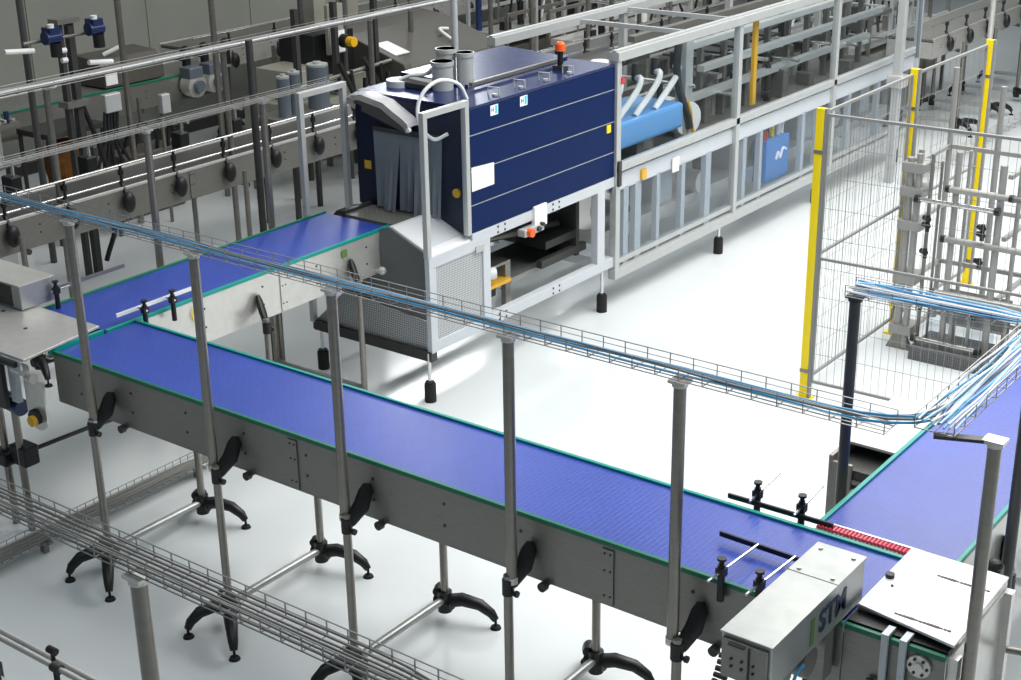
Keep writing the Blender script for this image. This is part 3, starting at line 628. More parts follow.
for i in range(9):
    y = 11.5+i*.42
    MB().box(-6.62, y, 1.06, -6.57, y+.05, 1.9).build('inner_post', M['steel'], t)
    MB().box(-6.9, y+.1, 1.36, -6.65, y+.3, 1.46).build('carrier_block', M['dark'] if i % 2 else M['steel'], t, bevel=.01)
for i in range(5):
    y = 11.55+i*.33
    MB().box(-7.0, y, 1.62, -6.6, y+.20, 1.64).build('flight_bar', M['dark'], t)
MB().box(XF-.12, 11.87, 1.2, XF-.09, 11.93, 1.99).build('amber_strip', M['amber'], t, label='amber yellow upright strip')
for i in range(12):
    y = 9.75+i*.45; s_ = rnd.random()
    if i % 3 == 0: MB().cyl((-6.5, y, .62+.1*s_), (-6.3, y, .62+.1*s_), .10).build('drive_wheel', M['steel_l'], t, True)
    elif i % 3 == 1: MB().cyl((-6.6, y, .56), (-6.6, y, .85), .05).box(-6.66, y-.07, .50, -6.5, y+.07, .60).build('drive_motor', M['dark'], t, True)
    else: MB().box(-6.7, y-.10, .56, -6.4, y+.12, .86).build('lower_cabinet', M['white'], t, bevel=.006)
MB().box(-6.36, 12.16, .40, -6.22, 12.62, .80).build('blue_box', M['bluebox'], t, bevel=.01, label='mid blue box with a white squiggle behind the lower glass')
MB().tube(sm([(-6.212, 12.34, .60), (-6.212, 12.38, .66), (-6.212, 12.42, .60), (-6.212, 12.47, .68), (-6.212, 12.54, .66)]), .012).build('white_mark', M['paper'], t)
MB().cyl((-6.28, 12.22, .80), (-6.28, 12.22, .88), .03).build('red_cap', M['red'], t, True)
MB().cyl((-6.28, 12.36, .78), (-6.28, 12.36, .90), .025).build('yellow_cap', M['yellow'], t, True)
MB().cyl((-6.28, 12.48, .80), (-6.28, 12.50, .93), .022).cyl((-6.28, 12.55, .80), (-6.28, 12.57, .93), .022).build('white_bottle', M['paper'], t, True)
MB().box(XF-.0, 10.34, .93, XF+.008, 10.44, 1.05).build('paper_sign', M['paper'], t, label='plain white paper sign')
MB().box(XF-.008, 9.86, .98, XF+.012, 9.93, 1.06).build('warning_label', M['amber'], t)
MB().box(XF+.03, 9.50, 1.82, XF+.04, 9.535, 1.87).build('red_switch', M['red'], t)
MB().box(XF+.025, 9.46, 1.02, XF+.05, 9.50, 1.22).build('door_latch', M['dark'], t, bevel=.004)

# ------------------------------------------------------------------ safety fence
yp = [(-4.08, 8.72, 2.04), (-4.08, 10.23, 2.04), (-4.04, 11.62, 2.04)]
lbs = ['nearest tall yellow fence post standing on the white floor', 'middle yellow fence post beside the steel frame columns', 'farthest yellow fence post behind the steel columns']
for (x, y, z), lb in zip(yp, lbs):
    p_ = thing('fence_post', lb, 'fence post', (x, y, 0), 'yellow fence posts')
    MB().box(x-.03, y-.02, 0, x+.025, y+.02, z).build('post', M['yellow'], p_, bevel=.004)
    MB().box(x-.06, y-.045, 0, x+.055, y+.045, .012).build('base_plate', M['yellow'], p_)
    MB().box(x+.026, y-.015, .01, x+.045, y+.015, z).build('clamp_strip', M['fence'], p_)
    for zz in (1.74, .20): MB().box(x-.033, y-.023, zz, x+.03, y+.023, zz+.025).build('clamp', M['steel'], p_)
def fpanel(label, a, b, z0=.14, z1=2.0, gx=.052, gz=.20):
    a, b = V3((*a, 0)), V3((*b, 0)); d = b-a; L = d.length
    p_ = thing('mesh_fence', label, 'fence', a, 'mesh fence panels')
    f_ = MB()
    for z in (z0, z1, (z0+z1)/2-.04): f_.bar(a+V3((0, 0, z)), b+V3((0, 0, z)), .018)
    for e in (a, b): f_.bar(e+V3((0, 0, z0)), e+V3((0, 0, z1)), .018)
    f_.build('panel_frame', M['fence'], p_)
    w = MB(); n = int(L/gx)
    for i in range(1, n): w.bar(a+d*(i/n)+V3((0, 0, z0)), a+d*(i/n)+V3((0, 0, z1)), .0022)
    n = int((z1-z0)/gz)
    for i in range(1, n): w.bar(a+V3((0, 0, z0+i*(z1-z0)/n)), b+V3((0, 0, z0+i*(z1-z0)/n)), .0026)
    w.build('wire_mesh', M['fence'], p_)
fpanel('wire mesh fence panel facing the camera, right of the nearest yellow post', (-4.03, 8.72), (-2.65, 8.76))
fpanel('second wire mesh fence panel facing the camera, at the right picture edge', (-2.60, 8.76), (-1.2, 8.80))
fpanel('wire mesh fence panel between the nearest and middle yellow posts', (-4.08, 8.77), (-4.08, 10.18))
fpanel('wire mesh fence panel between the middle and farthest yellow posts', (-4.08, 10.28), (-4.05, 11.57), gx=.11)

# ------------------------------------------------------------------ steel tube frame inside the fence
t = thing('lift_frame', 'tall open lift frame of grey steel tubes and black clamps standing inside the mesh fence', 'frame', (-3.5, 10.0, 0))
FX, FY = -3.95, 9.98
for dx, dy, r_, zt in ((0, 0, .03, 1.46), (.07, -.02, .022, 1.5), (.03, .10, .022, 1.5), (.15, .02, .014, 1.5), (.21, .05, .010, 1.45)):
    MB().cyl((FX+dx, FY+dy, .02), (FX+dx, FY+dy, zt), r_).build('column_tube', M['liftgrey' if r_ > .02 else 'steel'], t, True)
for x, y, r_, zt in ((-3.60, 9.97, .022, 1.55), (-3.55, 10.05, .013, 1.55), (-3.28, 9.97, .026, 1.5), (-3.18, 10.05, .016, 1.5), (-2.96, 9.97, .024, 1.5), (-3.56, 10.62, .022, 1.9), (-3.24, 10.62, .022, 1.9), (-3.92, 10.62, .022, 2.0), (-2.9, 10.62, .022, 1.9)):
    MB().cyl((x, y, .05), (x, y, zt), r_).build('column_tube', M['liftgrey'], t, True)
for z in (.12, .52, .93, 1.18, 1.36):
    MB().box(FX-.05, FY-.05, z, FX+.12, FY+.14, z+.07).build('clamp_plate', M['liftgrey'], t, bevel=.004)
for z, x0, x1, y in ((1.18, -3.86, -3.28, 9.92), (.44, -3.80, -3.24, 9.90), (.14, -3.78, -3.30, 9.88)):
    MB().cyl((x0, y, z), (x1, y, z), .017).build('cross_tube', M['chrome'], t, True)
    for x in (x0, x1): MB().cyl((x-.02, y, z), (x+.02, y, z), .028).build('clamp', M['black'], t, True)
for z, x0, x1 in ((1.28, -3.66, -3.02), (.91, -3.66, -2.9), (.50, -3.7, -2.9), (1.28, -3.2, -2.8)):
    MB().cyl((x0, 9.95, z), (x1, 9.95, z), .024).build('arm_tube', M['liftgrey'], t, True)
    MB().cyl((x0-.015, 9.95, z), (x0+.02, 9.95, z), .027).build('end_cap', M['black'], t, True)
for z in (.40, .52, 1.0, 1.05, 1.3, .80):
    for x in (-3.80, -3.40, -3.05):
        if (int(z*10)+int(-x*10)) % 2 == 0:
            MB().cyl((x, 9.93, z), (x+.05, 9.89, z), .02).cyl((x+.04, 9.9, z-.04), (x+.04, 9.9, z+.03), .016).build('clamp', M['black'], t, True)
for z in (.08, .5, .95, 1.4):
    for x in (-3.92, -3.24): MB().box(x-.015, 10.0, z, x+.015, 10.62, z+.03).build('depth_bar', M['liftgrey'], t)
    MB().box(-3.9, 10.6, z, -2.9, 10.63, z+.03).build('back_bar', M['liftgrey'], t)
MB().box(-3.72, 9.96, .14, -3.22, 9.965, .42).build('clear_panel', M['smoke'], t)
MB().box(-3.72, 10.30, .14, -3.22, 10.305, .42).build('rear_panel', M['liftgrey'], t)
for x in (-3.55, -3.42, -3.3): MB().box(x, 9.95, .12, x+.02, 9.97, .44).build('panel_rib', M['liftgrey'], t)
MB().box(-3.78, 9.80, .0, -2.9, 10.2, .10).build('base_grid', M['perfdark'], t, bevel=.004)
MB().prism([(-4.02, 9.95, 0), (-3.84, 9.95, 0), (-3.90, 9.95, .13), (-3.96, 9.95, .13)], (0, .07, 0)).build('foot', M['steel'], t)
MB().tube([(-3.98, 9.90, .5), (-3.99, 9.88, .42), (-3.98, 9.9, .33)], .014).build('yellow_hose', M['yellow'], t, True)

# steel cabinet left of the right-hand conveyor
t = thing('steel_cabinet', 'low steel cabinet with pale top against the right-hand conveyor', 'cabinet', (-2.56, 6.45, 0))
MB().box(-2.72, 6.14, .0, -2.70, 6.80, .98).box(-2.70, 6.14, 0, -2.60, 6.16, .95).build('side_panel', M['steel'], t, bevel=.003)
MB().box(-2.73, 6.30, .985, -2.36, 6.95, 1.0).build('top_plate', M['alu'], t, bevel=.002)
MB().box(-2.70, 6.16, .1, -2.36, 6.9, .92).build('dark_inside', M['dark'], t)
for z in (.85, .78, .71): MB().box(-2.70, 6.15, z, -2.37, 6.158, z+.02).build('shelf_edge', M['steel'], t)
MB().box(-2.62, 6.14, .60, -2.40, 6.15, .64).build('red_strip', M['red'], t)

# ------------------------------------------------------------------ lower left conveyor with guard rails
t = conveyor('belt_conveyor', 'conveyor with double guard rails cut by the lower left corner', 3.2, .26, 1.13, .25, (-5.6, 2.22, 0), 0, [(.9, 0, 1), (2.0, 0, 1)], belt='meshbelt', edge=('steel_l', 'steel_l'), feet=True, brk=True)
for z, y in ((1.30, .30), (1.36, .22), (1.24, .02)):
    MB().cyl((0, y, z), (3.2, y, z), .010).build('guard_rail', M['steel_l'], t, True)
for i in range(8):
    u = .25+i*.36
    MB().cyl((u, .29, 1.06), (u, .29, 1.34), .008).cyl((u-.02, .29, 1.345), (u+.02, .29, 1.345), .014).cyl((u, .29, 1.05), (u, .29, 1.15), .018).build('rail_clamp', M['black'], t, True)
    MB().cyl((u+.12, .22, 1.1), (u+.12, .22, 1.36), .007).cyl((u+.10, .22, 1.36), (u+.14, .22, 1.36), .018).build('rail_clamp', M['dark'], t, True)

# ------------------------------------------------------------------ background conveyors behind
def rails(t, L, v, zs, us, side=-1):
    for z in zs: MB().cyl((0, v, z), (L, v, z), .009).build('guard_rail', M['chrome'], t, True)
    for u in us:
        MB().sph((u, -.045, 1.055), .062, (.85, .6, 1.35), 14).cyl((u, -.03, 1.1), (u, v, 1.2), .016).cyl((u, v-.01, 1.15), (u, v-.01, max(zs)), .012).cyl((u, v-.01, 1.26), (u, v-.01, 1.30), .022).build('rail_clamp', M['black'], t, True)
cd_ = conveyor('belt_conveyor', 'steel conveyor with bright guard rails and black oval clamps at the upper left', 15.5, .50, 1.163, .25, (-8.93, 4.6, 0), PI/2, [(1.3, 1, 1), (3.45, 1, 1), (5.35, 1, 1), (9.6, 1, 1), (13, 1, 1)],
              belt='darkbelt', edge=('steel_l', 'steel_l'), panel='steel', brk=False, seams=(3.0, 5.0), bolts=.6)
rails(cd_, 15.5, .03, (1.21, 1.33), [.25+i*.52 for i in range(29)])
for i, (y, lb) in enumerate(((5.6, 'leftmost'), (6.35, 'second'), (7.05, 'third'), (8.0, 'fourth'), (8.6, 'rightmost'))):
    g = thing('sensor_block', lb+' of five black sensor blocks behind the rails of the upper left conveyor', 'sensor', (-9.5, y, 1.1), 'black sensor blocks')
    MB().box(-9.56, y-.05, 1.12, -9.44, y+.05, 1.30).build('sensor_body', M['black'], g, bevel=.01)
    MB().cyl((-9.47, y, 1.28), (-9.47, y, 1.42), .014).cyl((-9.50, y, 1.40), (-9.38, y, 1.40), .018).build('sensor_arm', M['chrome'], g, True)
ce = conveyor('belt_conveyor', 'long steel conveyor with a green edge in front of the far wall, upper left', 5.7, .62, 1.163, .26, (-11.86, 5.0, 0), PI/2, [(1.0, 1, 1), (2.6, 1, 1), (4.4, 1, 1)],
              belt='meshbelt', edge=('green', 'steel_l'), panel='steel', brk=False)
for i, (y, lb) in enumerate(((10.15, 'left'), (10.42, 'right'))):
    g = thing('gear_motor', f'{lb} grey gear motor with a round flange on the side of the far green-edged conveyor', 'motor', (-11.8, y, 1.0), 'grey gear motors on the far conveyor')
    MB().cyl((-11.84, y, 1.05), (-11.70, y, 1.05), .12, seg=20).build('flange', M['steel_l'], g, True)
    MB().cyl((-11.70, y, 1.05), (-11.64, y, 1.05), .06, seg=16).build('hub', M['cylgrey'], g, True)
    MB().box(-11.86, y-.09, 1.12, -11.7, y+.09, 1.24).build('terminal_box', M['cylgrey'], g, bevel=.01)
for i, y in enumerate((10.2, 10.45, 10.75)):
    g = MB().cyl((-11.9, y, 1.16), (-11.9, y, 1.38), .045).sph((-11.9, y, 1.38), .055).cyl((-11.9, y, 1.28), (-12.2, y, 1.28), .014).build('rail_bracket', M['black'], None, True)
    tag(g, ('left', 'middle', 'right')[i]+' one of the black rail brackets above the grey gear motors', 'bracket', 'black rail brackets')
cf = conveyor('belt_conveyor', 'bright steel conveyor rising to the right along the far wall', 7.0, .62, 1.25, .26, (-12.4, 10.8, 0), PI/2, [(1.0, 1, 1), (3.2, 1, 1), (5.5, 1, 1)], belt='meshbelt', edge=('steel_l', 'steel_l'), panel='steel_l', brk=False)
rails(cf, 7.0, .05, (1.36,), [.5+i*.7 for i in range(9)])
tray('wire cable tray on posts over the steel conveyor at the upper left', (-8.99, 4.6, ZT), (-8.99, 20, ZT), w=.16, h=.04, pitch=.3)
cables('in the far tray at the upper left', [(-8.99, 4.6, ZT), (-8.99, 12, ZT), (-8.99, 20, ZT)], ['c_grey', 'c_white', 'c_grey', 'c_white'], .12, r=.010, group='in the far upper left tray', amp=.004, seedk=31)
for i, y in enumerate((4.95, 6.4, 8.1, 9.85, 11.6, 13.3, 15.0)):
    post('tall post carrying the far cable tray, ' + ('at the left picture edge', 'left of the orange bag', 'over the black oval clamps', 'left of the grey console', 'behind the white vent pipe', 'behind the far top rail', 'farthest along')[i], -9.0, y, ZT, 0, group='posts of the far cable tray', clamp=False)
for i, (x, y, h) in enumerate(((-11.2, 8.85, 3.6), (-11.2, 9.98, 3.6), (-10.9, 7.6, 3.4), (-10.9, 10.9, 3.4), (-10.6, 11.2, 3.4), (-10.9, 12.6, 3.4), (-10.4, 14.2, 3.4), (-10.2, 15.8, 3.4), (-9.8, 17.2, 3.4), (-9.8, 19.0, 3.4))):
    post('tall thin steel pole before the far wall, '+('right of the blue motors', 'left of the far bright conveyor', 'at the left picture edge', 'left of the grey drums', 'right of the grey drums', 'over the yellow knob', 'right of the grey console', 'over the signal lamp', 'over the far frame rail', 'farthest away')[i], x, y, h, 0, r=.03, group='tall poles by the far wall', mk='dark_tube' if i in (2, 3, 4) else 'tube', head=False, clamp=False)
post('dark pole left of the blue machine, in front of the oval clamps', -7.62, 7.1, 2.4, 0, r=.026, mk='dark', head=False, clamp=False, group='dark poles')
# wider pale pillars
for i, (x, y) in enumerate(((-11.45, 11.65), (-11.85, 12.6))):
    g = tag(MB().box(x-.09, y-.09, 0, x+.09, y+.09, 4.2).build('pillar', M['beige'], None, bevel=.006), ('left', 'right')[i]+' wide beige square pillar behind the grey drums', 'pillar', 'beige pillars')

# motor stand with two blue motors
t = thing('motor_stand', 'dark steel stand holding two small blue motors and white rods, upper left', 'stand', (-10.3, 7.55, 0))
for dy, w in ((0, .04), (.09, .06)): MB().box(-10.33, 7.50+dy, 0, -10.27, 7.50+dy+w, 2.22).build('upright', M['dark'], t, bevel=.004)
MB().box(-10.35, 7.46, 2.19, -10.22, 7.68, 2.23).build('cross_plate', M['steel'], t)
MB().box(-10.35, 7.46, 1.50, -10.22, 7.68, 1.55).build('cross_plate', M['steel'], t)
MB().cyl((-10.28, 7.15, 2.08), (-10.28, 7.95, 2.08), .016).build('motor_bar', M['steel'], t, True)
for y, z in ((7.37, 2.11), (7.80, 2.12)):
    m_ = MB().cyl((-10.2, y-.07, z), (-10.2, y+.07, z), .055, seg=16).box(-10.26, y-.045, z-.03, -10.15, y+.055, z+.08).build('blue_motor', M['motor'], t, True)
    MB().cyl((-10.2, y+.03, z-.16), (-10.2, y+.03, z-.05), .048).build('motor_base', M['black'], m_, True)
    MB().cyl((-10.17, y-.02, z+.08), (-10.17, y-.02, z+.11), .028).build('fan_cap', M['hose'], m_, True)
for y0, y1, z in ((6.95, 7.22, 2.05), (7.05, 7.38, 1.74), (7.74, 7.98, 1.84)):
    MB().cyl((-10.25, y0, z), (-10.25, y1, z-.03), .022).build('white_rod', M['hose'], t, True)
for y, z in ((7.47, 1.98), (7.47, 1.90)): MB().cyl((-10.24, y, z), (-10.24, y+.05, z), .022).build('white_clip', M['hose'], t, True)
MB().tube(sm([(-10.3, 7.72, 0.1), (-10.2, 7.8, .5), (-10.25, 7.78, 1.0), (-10.3, 7.66, 1.5)]), .022).build('cable_loom', M['black'], t, True)

t = thing('inspection_box', 'brown grey steel hood box with a white sticker beside the blue motors', 'box', (-12.1, 9.4, 1.17))
MB().prism([(-12.35, 9.15, 1.17), (-11.9, 9.15, 1.17), (-11.9, 9.15, 1.34), (-12.0, 9.15, 1.44), (-12.35, 9.15, 1.46)], (0, .75, 0)).build('box_body', M['hood'], t, bevel=.01)
MB().box(-11.899, 9.16, 1.20, -11.892, 9.30, 1.35).build('white_sticker', M['paper'], t)
MB().cyl((-12.1, 9.32, 1.46), (-12.0, 9.45, 1.53), .022).build('handle', M['hose'], t, True)

t = thing('junction_box', 'small pale grey junction box with black cables hanging below it', 'junction box', (-10.95, 8.5, 0))
MB().box(-10.98, 8.37, 1.20, -10.91, 8.55, 1.37).build('box_body', M['alu'], t, bevel=.01)
for i in range(5):
    y = 8.38+i*.035; MB().tube([(-10.95, y, 1.21), (-10.94+.02*(i % 2), y-.05, .95), (-10.98, y+.08*(i-2), .6), (-11.1, y+.1, .1)], .016).build('black_cable', M['black'], t, True)
MB().cyl((-11.02, 8.46, 0), (-11.02, 8.46, 1.3), .02).build('stand_pole', M['dark_tube'], t, True)
t = thing('conduit_box', 'narrow pale box on a steel pole right of the junction box', 'junction box', (-10.9, 9.2, 0))
MB().box(-10.95, 9.0, 1.08, -10.89, 9.10, 1.26).build('box_body', M['alu'], t, bevel=.008)
MB().cyl((-10.98, 9.05, 0), (-10.98, 9.05, 1.25), .018).build('stand_pole', M['tube'], t, True)

# crumpled orange film bag
rows = []
for k in range(9):
    row = []
    for j in range(13):
        a = j/12*2*PI; rr = .20*(1-.25*abs(k/8-.45))*(1+.14*math.sin(a*5+k)+.06*math.sin(a*9))
        row.append((-11.45+rr*.7*math.cos(a), 8.25+rr*math.sin(a), .28+.62*k/8))
    rows.append(row)
b_ = MB().sheet(rows, .004).build('waste_bag', M['bag'], None, True); tag(b_, 'crumpled orange brown plastic bag standing below the motor stand', 'bag')
t = thing('bag_stand', 'dark steel stand around the orange bag, upper left', 'stand', (-11.45, 8.25, 0))
for x in (-11.66, -11.24):
    for y in (7.95, 8.55): MB().cyl((x, y, 0), (x, y, 1.05), .02).build('leg', M['dark'], t, True)
MB().box(-11.68, 7.93, 1.0, -11.22, 8.57, 1.05).build('frame', M['dark'], t)
MB().box(-11.68, 7.93, .16, -11.22, 8.57, .20).build('shelf', M['dark'], t, bevel=.01)

t = thing('pump_cabinet', 'low dark pump cabinet with thick black hoses under the green-edged conveyor', 'cabinet', (-11.5, 9.2, 0))
MB().box(-11.70, 8.85, 0, -11.35, 9.55, .62).build('cabinet_body', M['hood'], t, bevel=.01)
MB().cyl((-11.34, 9.05, .45), (-11.25, 9.05, .45), .06).cyl((-11.34, 9.35, .40), (-11.27, 9.35, .40), .08).build('pump_head', M['dark'], t, True)
for k in range(5): MB().tube(sm([(-11.5+.03*k, 8.95+.12*k, .62), (-11.4, 9.0+.12*k, .85+.05*(k % 2)), (-11.35, 9.15+.11*k, .80), (-11.4, 9.2+.1*k, .62)]), .018).build('black_hose', M['black'], t, True)
t = thing('valve_cluster', 'cluster of small bright valves on the green-edged conveyor at the left picture edge', 'valves', (-11.5, 7.5, 1.1))
for k in range(5):
    y = 7.40+.09*k; MB().cyl((-11.55, y, 1.16), (-11.55, y, 1.26+.03*(k % 2)), .025).build('valve_body', M['steel_l' if k % 2 else 'motor'], t, True)
    MB().cyl((-11.50, y, 1.20), (-11.44, y, 1.20), .015).build('valve_port', M['chrome'], t, True)
MB().box(-11.60, 7.35, 1.12, -11.48, 7.85, 1.16).build('valve_rail', M['steel'], t)
# round translucent column at the picture's upper left corner
t = thing('clear_duct', 'pale blue grey round duct at the upper left corner', 'duct', (-11.3, 7.15, 0))
MB().cyl((-11.3, 7.15, 0), (-11.3, 7.15, 3.2), .30, seg=28).build('duct_tube', M['cylgrey'] if 0 else M['alu'], t, True)
for z in (.9, 1.6, 2.3): MB().cyl((-11.3, 7.15, z), (-11.3, 7.15, z+.03), .31, seg=28).build('seam_ring', M['steel'], t, True)
t = thing('grey_machine', 'low grey machine housing at the left edge below the green-edged conveyor', 'machine', (-10.9, 6.3, 0))
MB().box(-11.5, 5.5, 0, -10.6, 6.83, .95).build('housing', M['hood'], t, bevel=.02)
MB().cyl((-10.6, 6.62, .7), (-10.585, 6.62, .7), .04).build('knob', M['black'], t, True)
MB().box(-10.60, 5.6, .15, -10.59, 6.75, .16).box(-10.60, 6.2, .05, -10.59, 6.21, .9).build('door_gap', M['dark'], t)

# grey drums
for i, (x, y, r_, h, lb) in enumerate(((-9.95, 9.66, .062, .36, 'left small'), (-9.95, 9.80, .062, .38, 'middle small'), (-9.95, 10.12, .105, .40, 'right wide'))):
    d_ = thing('filter_drum', f'{lb} blue grey cylindrical drum left of the blue machine', 'drum', (x, y, 1.05), 'blue grey drums')
    MB().cyl((x, y, 1.05), (x, y, 1.05+h), r_, seg=24).build('drum_body', M['cylgrey'], d_, True)
    MB().cyl((x, y, 1.05+h), (x, y, 1.07+h), r_*.97, seg=24).cyl((x, y, 1.06+h), (x, y, 1.09+h), r_*.4, seg=16).build('drum_lid', M['alu'], d_, True)
t = thing('drum_bench', 'steel bench carrying the blue grey drums', 'bench', (-9.9, 9.7, 0))
MB().box(-10.2, 9.5, 1.0, -9.7, 10.3, 1.05).build('bench_top', M['steel'], t)
for x in (-10.15, -9.75):
    for y in (9.55, 10.25): MB().box(x-.02, y-.02, 0, x+.02, y+.02, 1.0).build('leg', M['dark'], t)

# beige machine with console
def prism_y(poly, y0, y1): return MB().prism([(x, y0, z) for x, z in poly], (0, y1-y0, 0))
t = thing('control_console', 'large beige machine with sloping dark grey top and paper note, behind blue tunnel', 'machine', (-10.9, 12.8, 0))
MB().box(-11.45, 11.80, 0, -10.26, 13.45, .97).build('base_cabinet', M['beige'], t, bevel=.01)
prism_y([(-11.5, .97), (-10.20, .97), (-10.18, 1.04), (-10.26, 1.12), (-11.1, 1.38), (-11.5, 1.42)], 11.80, 13.45).build('console_top', M['hood'], t, bevel=.01)
prism_y([(-11.0, 0), (-10.30, 0), (-10.22, .6), (-10.14, 1.0), (-10.22, 1.17), (-11.1, 1.44)], 11.68, 11.795).build('end_panel', M['hood'], t, bevel=.01)
MB().prism([(-10.50, 11.85, 1.20), (-10.80, 11.83, 1.292), (-10.80, 12.08, 1.292), (-10.50, 12.10, 1.20)], (.006, 0, .012)).build('paper_note', M['paper'], t)
MB().tube(sm([(-10.50, 12.90, 1.19), (-10.58, 12.85, 1.26), (-10.72, 12.88, 1.32), (-10.74, 13.05, 1.30)]), .018).build('white_handle', M['hose'], t, True)
for y in (12.2, 12.75): MB().box(-10.279, y, .05, -10.27, y+.01, .93).build('panel_gap', M['dark'], t)
t = thing('filling_station', 'beige cabinets with black hoses, a yellow knob and paper notes behind the drums', 'machine', (-10.8, 10.9, 0))
MB().box(-11.2, 10.3, .48, -10.45, 11.5, .95).build('base_cabinet', M['beige'], t, bevel=.01)
for x in (-11.15, -10.5):
    for y in (10.35, 11.45): MB().box(x-.025, y-.025, 0, x+.025, y+.025, .48).build('leg', M['steel'], t)
MB().box(-11.15, 10.45, .95, -10.6, 10.85, 1.25).box(-11.1, 10.95, .95, -10.5, 11.4, 1.12).build('upper_cabinet', M['beige'], t, bevel=.01)
MB().box(-11.2, 10.85, 1.12, -10.7, 11.45, 1.55).build('black_panel', M['black'], t, bevel=.01)
MB().box(-10.62, 10.95, 1.35, -10.58, 11.2, 1.85).build('notice_board', M['beige'], t); MB().box(-10.575, 10.97, 1.36, -10.57, 11.18, 1.58).build('paper_note', M['paper'], t)
MB().cyl((-10.38, 11.03, 1.50), (-10.30, 11.03, 1.50), .05).build('yellow_knob', M['yknob'], t, True)
MB().cyl((-10.46, 11.03, 1.50), (-10.38, 11.03, 1.50), .07).build('knob_plate', M['black'], t, True)
for i, (y, s_) in enumerate(((10.9, 1), (11.05, .7), (11.25, 1.1), (11.5, .9))):
    MB().tube([(-10.4, y, 1.3), (-10.3, y+.10, .95*s_), (-10.3, y+.25, .80*s_), (-10.35, y+.32, 1.1)] if i % 2 == 0 else [(-10.4, y, 1.2), (-10.35, y+.04, .7), (-10.4, y+.08, .05)], .028).build('black_hose', M['black'], t, True)
for y in (10.35, 10.9, 11.5): MB().box(-10.5, y, 1.0, -10.44, y+.05, 1.9).build('upright', M['dark'], t)
MB().cyl((-10.4, 10.2, 1.15), (-10.4, 11.7, 1.2), .02).build('rail', M['steel'], t, True)
MB().box(-11.0, 11.2, 1.88, -10.7, 11.45, 1.91).build('white_cover', M['paper'], t)

# ------------------------------------------------------------------ further machines beyond
def unit(label, x, y, w, l, seed, dark=.5, h=1.7, group=None, name='bottling_machine'):
    rnd = random.Random(seed); t = thing(name, label, 'machine', (x, y, 0), group)
    for dx in (0, w):
        for k in range(int(l/.6)+1):
            MB().box(x+dx-.02, y+k*.6-.02, 0, x+dx+.02, y+k*.6+.02, h*rnd.choice((.75, 1, 1.15))).build('frame_post', M[rnd.choice(('alu', 'steel', 'tube'))], t)
        for z in (.35, 1.0, h*.75): MB().box(x+dx-.015, y, z, x+dx+.015, y+l, z+.04).build('frame_rail', M[rnd.choice(('alu', 'steel'))], t)
    MB().box(x+.03, y, .90, x+w-.03, y+l, .98).build('deck', M['steel_l'], t)
    MB().box(x+.05, y+.1, .30, x+w-.06, y+l-.1, .80).build('base_cabinet', M['beige' if seed % 2 else 'hood'], t, bevel=.01)
    for k in range(int(l/.16)):
        yy = y+.08+k*.16; xx = x+rnd.uniform(.05, w-.15); hh = rnd.uniform(.1, .5); c = rnd.random()
        mk = 'black' if c < dark*.6 else 'dark' if c < dark else rnd.choice(('alu', 'steel_l', 'steel', 'motor', 'hose'))
        if k % 4 == 0: MB().cyl((xx, yy, .98), (xx, yy, 1.0+hh), .04).cyl((xx, yy, 1+hh), (xx, yy, 1.08+hh), .02).build('actuator', M[mk], t, True)
        elif k % 4 == 1: MB().box(xx, yy, .98, xx+.12, yy+.10, 1.0+hh*.7).build('valve_block', M[mk], t, bevel=.008)
        elif k % 4 == 2: MB().cyl((x, yy, 1.1+hh), (x+w, yy, 1.1+hh), .016).build('cross_shaft', M['chrome'], t, True)
        else: MB().tube([(xx, yy, 1.0), (xx+.05, yy+.05, 1.2+hh*.5), (xx+.1, yy+.15, 1.1), (xx+.1, yy+.2, .9)], .018).build('hose', M[mk], t, True)
    return t
unit('dark cluttered machine behind the far top rail of the packing machine', -10.45, 14.6, .9, 3.0, 1, .75)
unit('second cluttered machine farther along behind the packing machine', -10.9, 18.0, .9, 3.2, 2, .7)
unit('low machine between the blue tunnel and the beige console', -8.5, 15.8, .6, 3.5, 3, .5, h=1.5)
unit('pale machine section beyond the end of the glazed enclosure', -7.6, 15.7, .5, 3.0, 5, .3)
unit('pale steel machine at the top beyond the middle fence post', -5.3, 19.6, .8, 3.6, 6, .45)
unit('pale steel machine in the top right corner', -4.0, 20.2, .9, 4.0, 8, .55)
unit('cluttered machine under the far wall behind the bright conveyor', -11.6, 14.5, .6, 3.6, 10, .6, h=1.6)
unit('cluttered machine at the top centre beside the far wall', -12.9, 18.6, .8, 5.0, 12, .6, h=1.8)
cg = conveyor('belt_conveyor', 'steel conveyor on black curved feet beyond the fence, top right', 6.5, .55, 1.163, .22, (-6.2, 16.0, 0), PI/2, [(.6, 1, 1), (1.6, 1, 1), (2.6, 1, 1), (3.6, 1, 1)], belt='meshbelt', edge=('steel_l', 'steel_l'), panel='steel_l', brk=False)
rails(cg, 6.5, .03, (1.3,), [.4+i*.6 for i in range(10)])
ch = conveyor('belt_conveyor', 'far steel conveyor crossing the top right corner', 5.0, .5, 1.163, .22, (-5.0, 17.4, 0), .25, [(.8, 1, 1), (2.0, 1, 1), (3.4, 1, 1)], belt='meshbelt', edge=('steel_l', 'steel_l'), panel='steel_l', brk=False)
tray('floor level dark cable duct on the floor beyond the fence', (-5.6, 14.0, .06), (-5.6, 22, .06), w=.15, h=.05, pitch=.2)
t = thing('support_column', 'tall pale column with a white board at the end of the packing machine', 'column', (-5.85, 14.2, 0))
MB().box(-5.89, 14.17, 0, -5.81, 14.25, 3.4).build('column', M['alu'], t, bevel=.006)
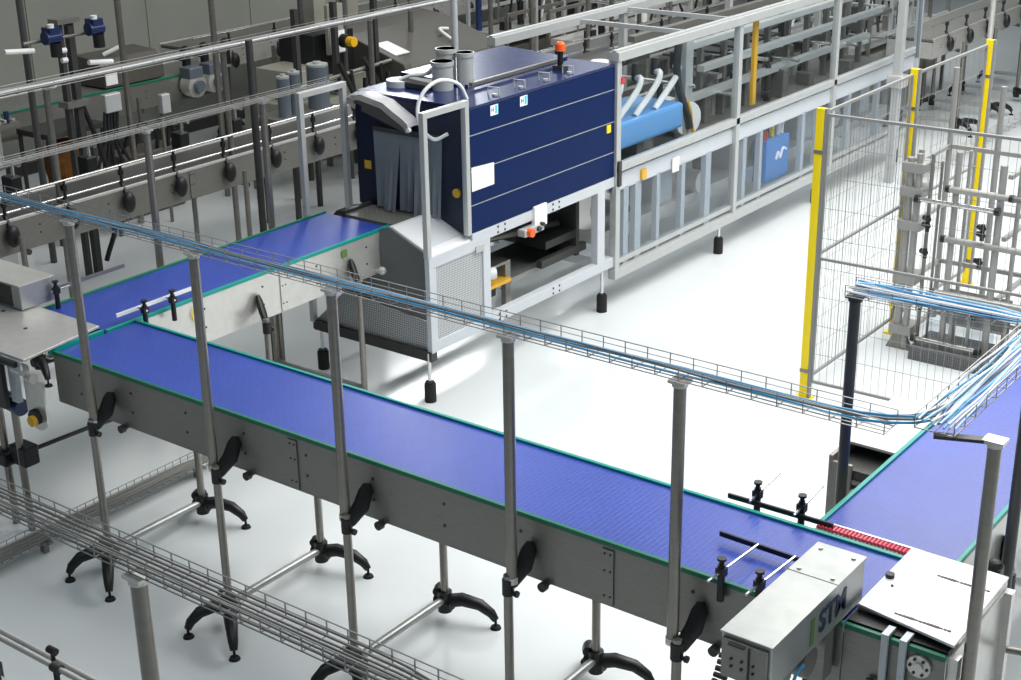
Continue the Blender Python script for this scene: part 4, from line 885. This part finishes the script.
MB().box(-5.97, 14.0, 1.95, -5.93, 14.14, 2.7).build('white_board', M['paper'], t)
MB().tube([(-5.70, 14.25, 3.2), (-5.70, 14.27, 2.2), (-5.68, 14.25, 1.3)], .018).build('blue_pipe', M['cylgrey'], t, True)
MB().box(-5.93, 14.12, 1.0, -5.76, 14.28, 1.12).build('clamp_block', M['steel_l'], t, bevel=.01)
for i, (x, y) in enumerate(((-5.3, 15.2), (-4.9, 16.3), (-4.5, 15.6))):
    post('tall pale pole beyond the fence, '+('left', 'right', 'nearest')[i]+' of three near the top right', x, y, 3.0, 0, r=.028, mk='steel_l', group='pale poles beyond the fence', head=False, clamp=False)

# ------------------------------------------------------------------ light: overcast hall ceiling panels, an added cool fill and a soft ambient
w = bpy.data.worlds.new('world'); bpy.context.scene.world = w; w.use_nodes = True
w.node_tree.nodes['Background'].inputs[0].default_value = (.60, .78, .90, 1); w.node_tree.nodes['Background'].inputs[1].default_value = .15
def area(loc, sx, sy, power, col=(1, .98, .95), rot=(0, 0, 0)):
    l = bpy.data.lights.new('ceiling_light', 'AREA'); l.shape = 'RECTANGLE'; l.size = sx; l.size_y = sy; l.energy = power; l.color = col
    o = bpy.data.objects.new('ceiling_light', l); C.objects.link(o); o.location = loc; o.rotation_euler = rot; return o
area((-2.0, 10.5, 6.5), 5, 8, 900)
area((-1.8, 5.5, 6.5), 3, 4, 170)
area((-5.5, 15.5, 6.5), 5, 6, 480)
area((-8.6, 8.4, 6.8), 1.2, 4, 80)
area((-5.5, 2.0, 6.5), 3, 3, 50, (.93, .97, 1))  # cool fill added to tint the left floor
area((-11.0, 11, 6.8), 3, 9, 90)
for x, y, p in ((-16.4, 19.2, 620), (-18.6, 22.0, 300), (-15.6, 23.5, 140)): area((x, y, 7.0), 1.6, 3.4, p, (.95, .98, 1), (0, 0, .65))
sc = bpy.context.scene
sc.view_settings.view_transform = 'Standard'; sc.view_settings.look = 'None'; sc.view_settings.gamma = 1; sc.view_settings.exposure = .0
sc.view_settings.use_curve_mapping = False
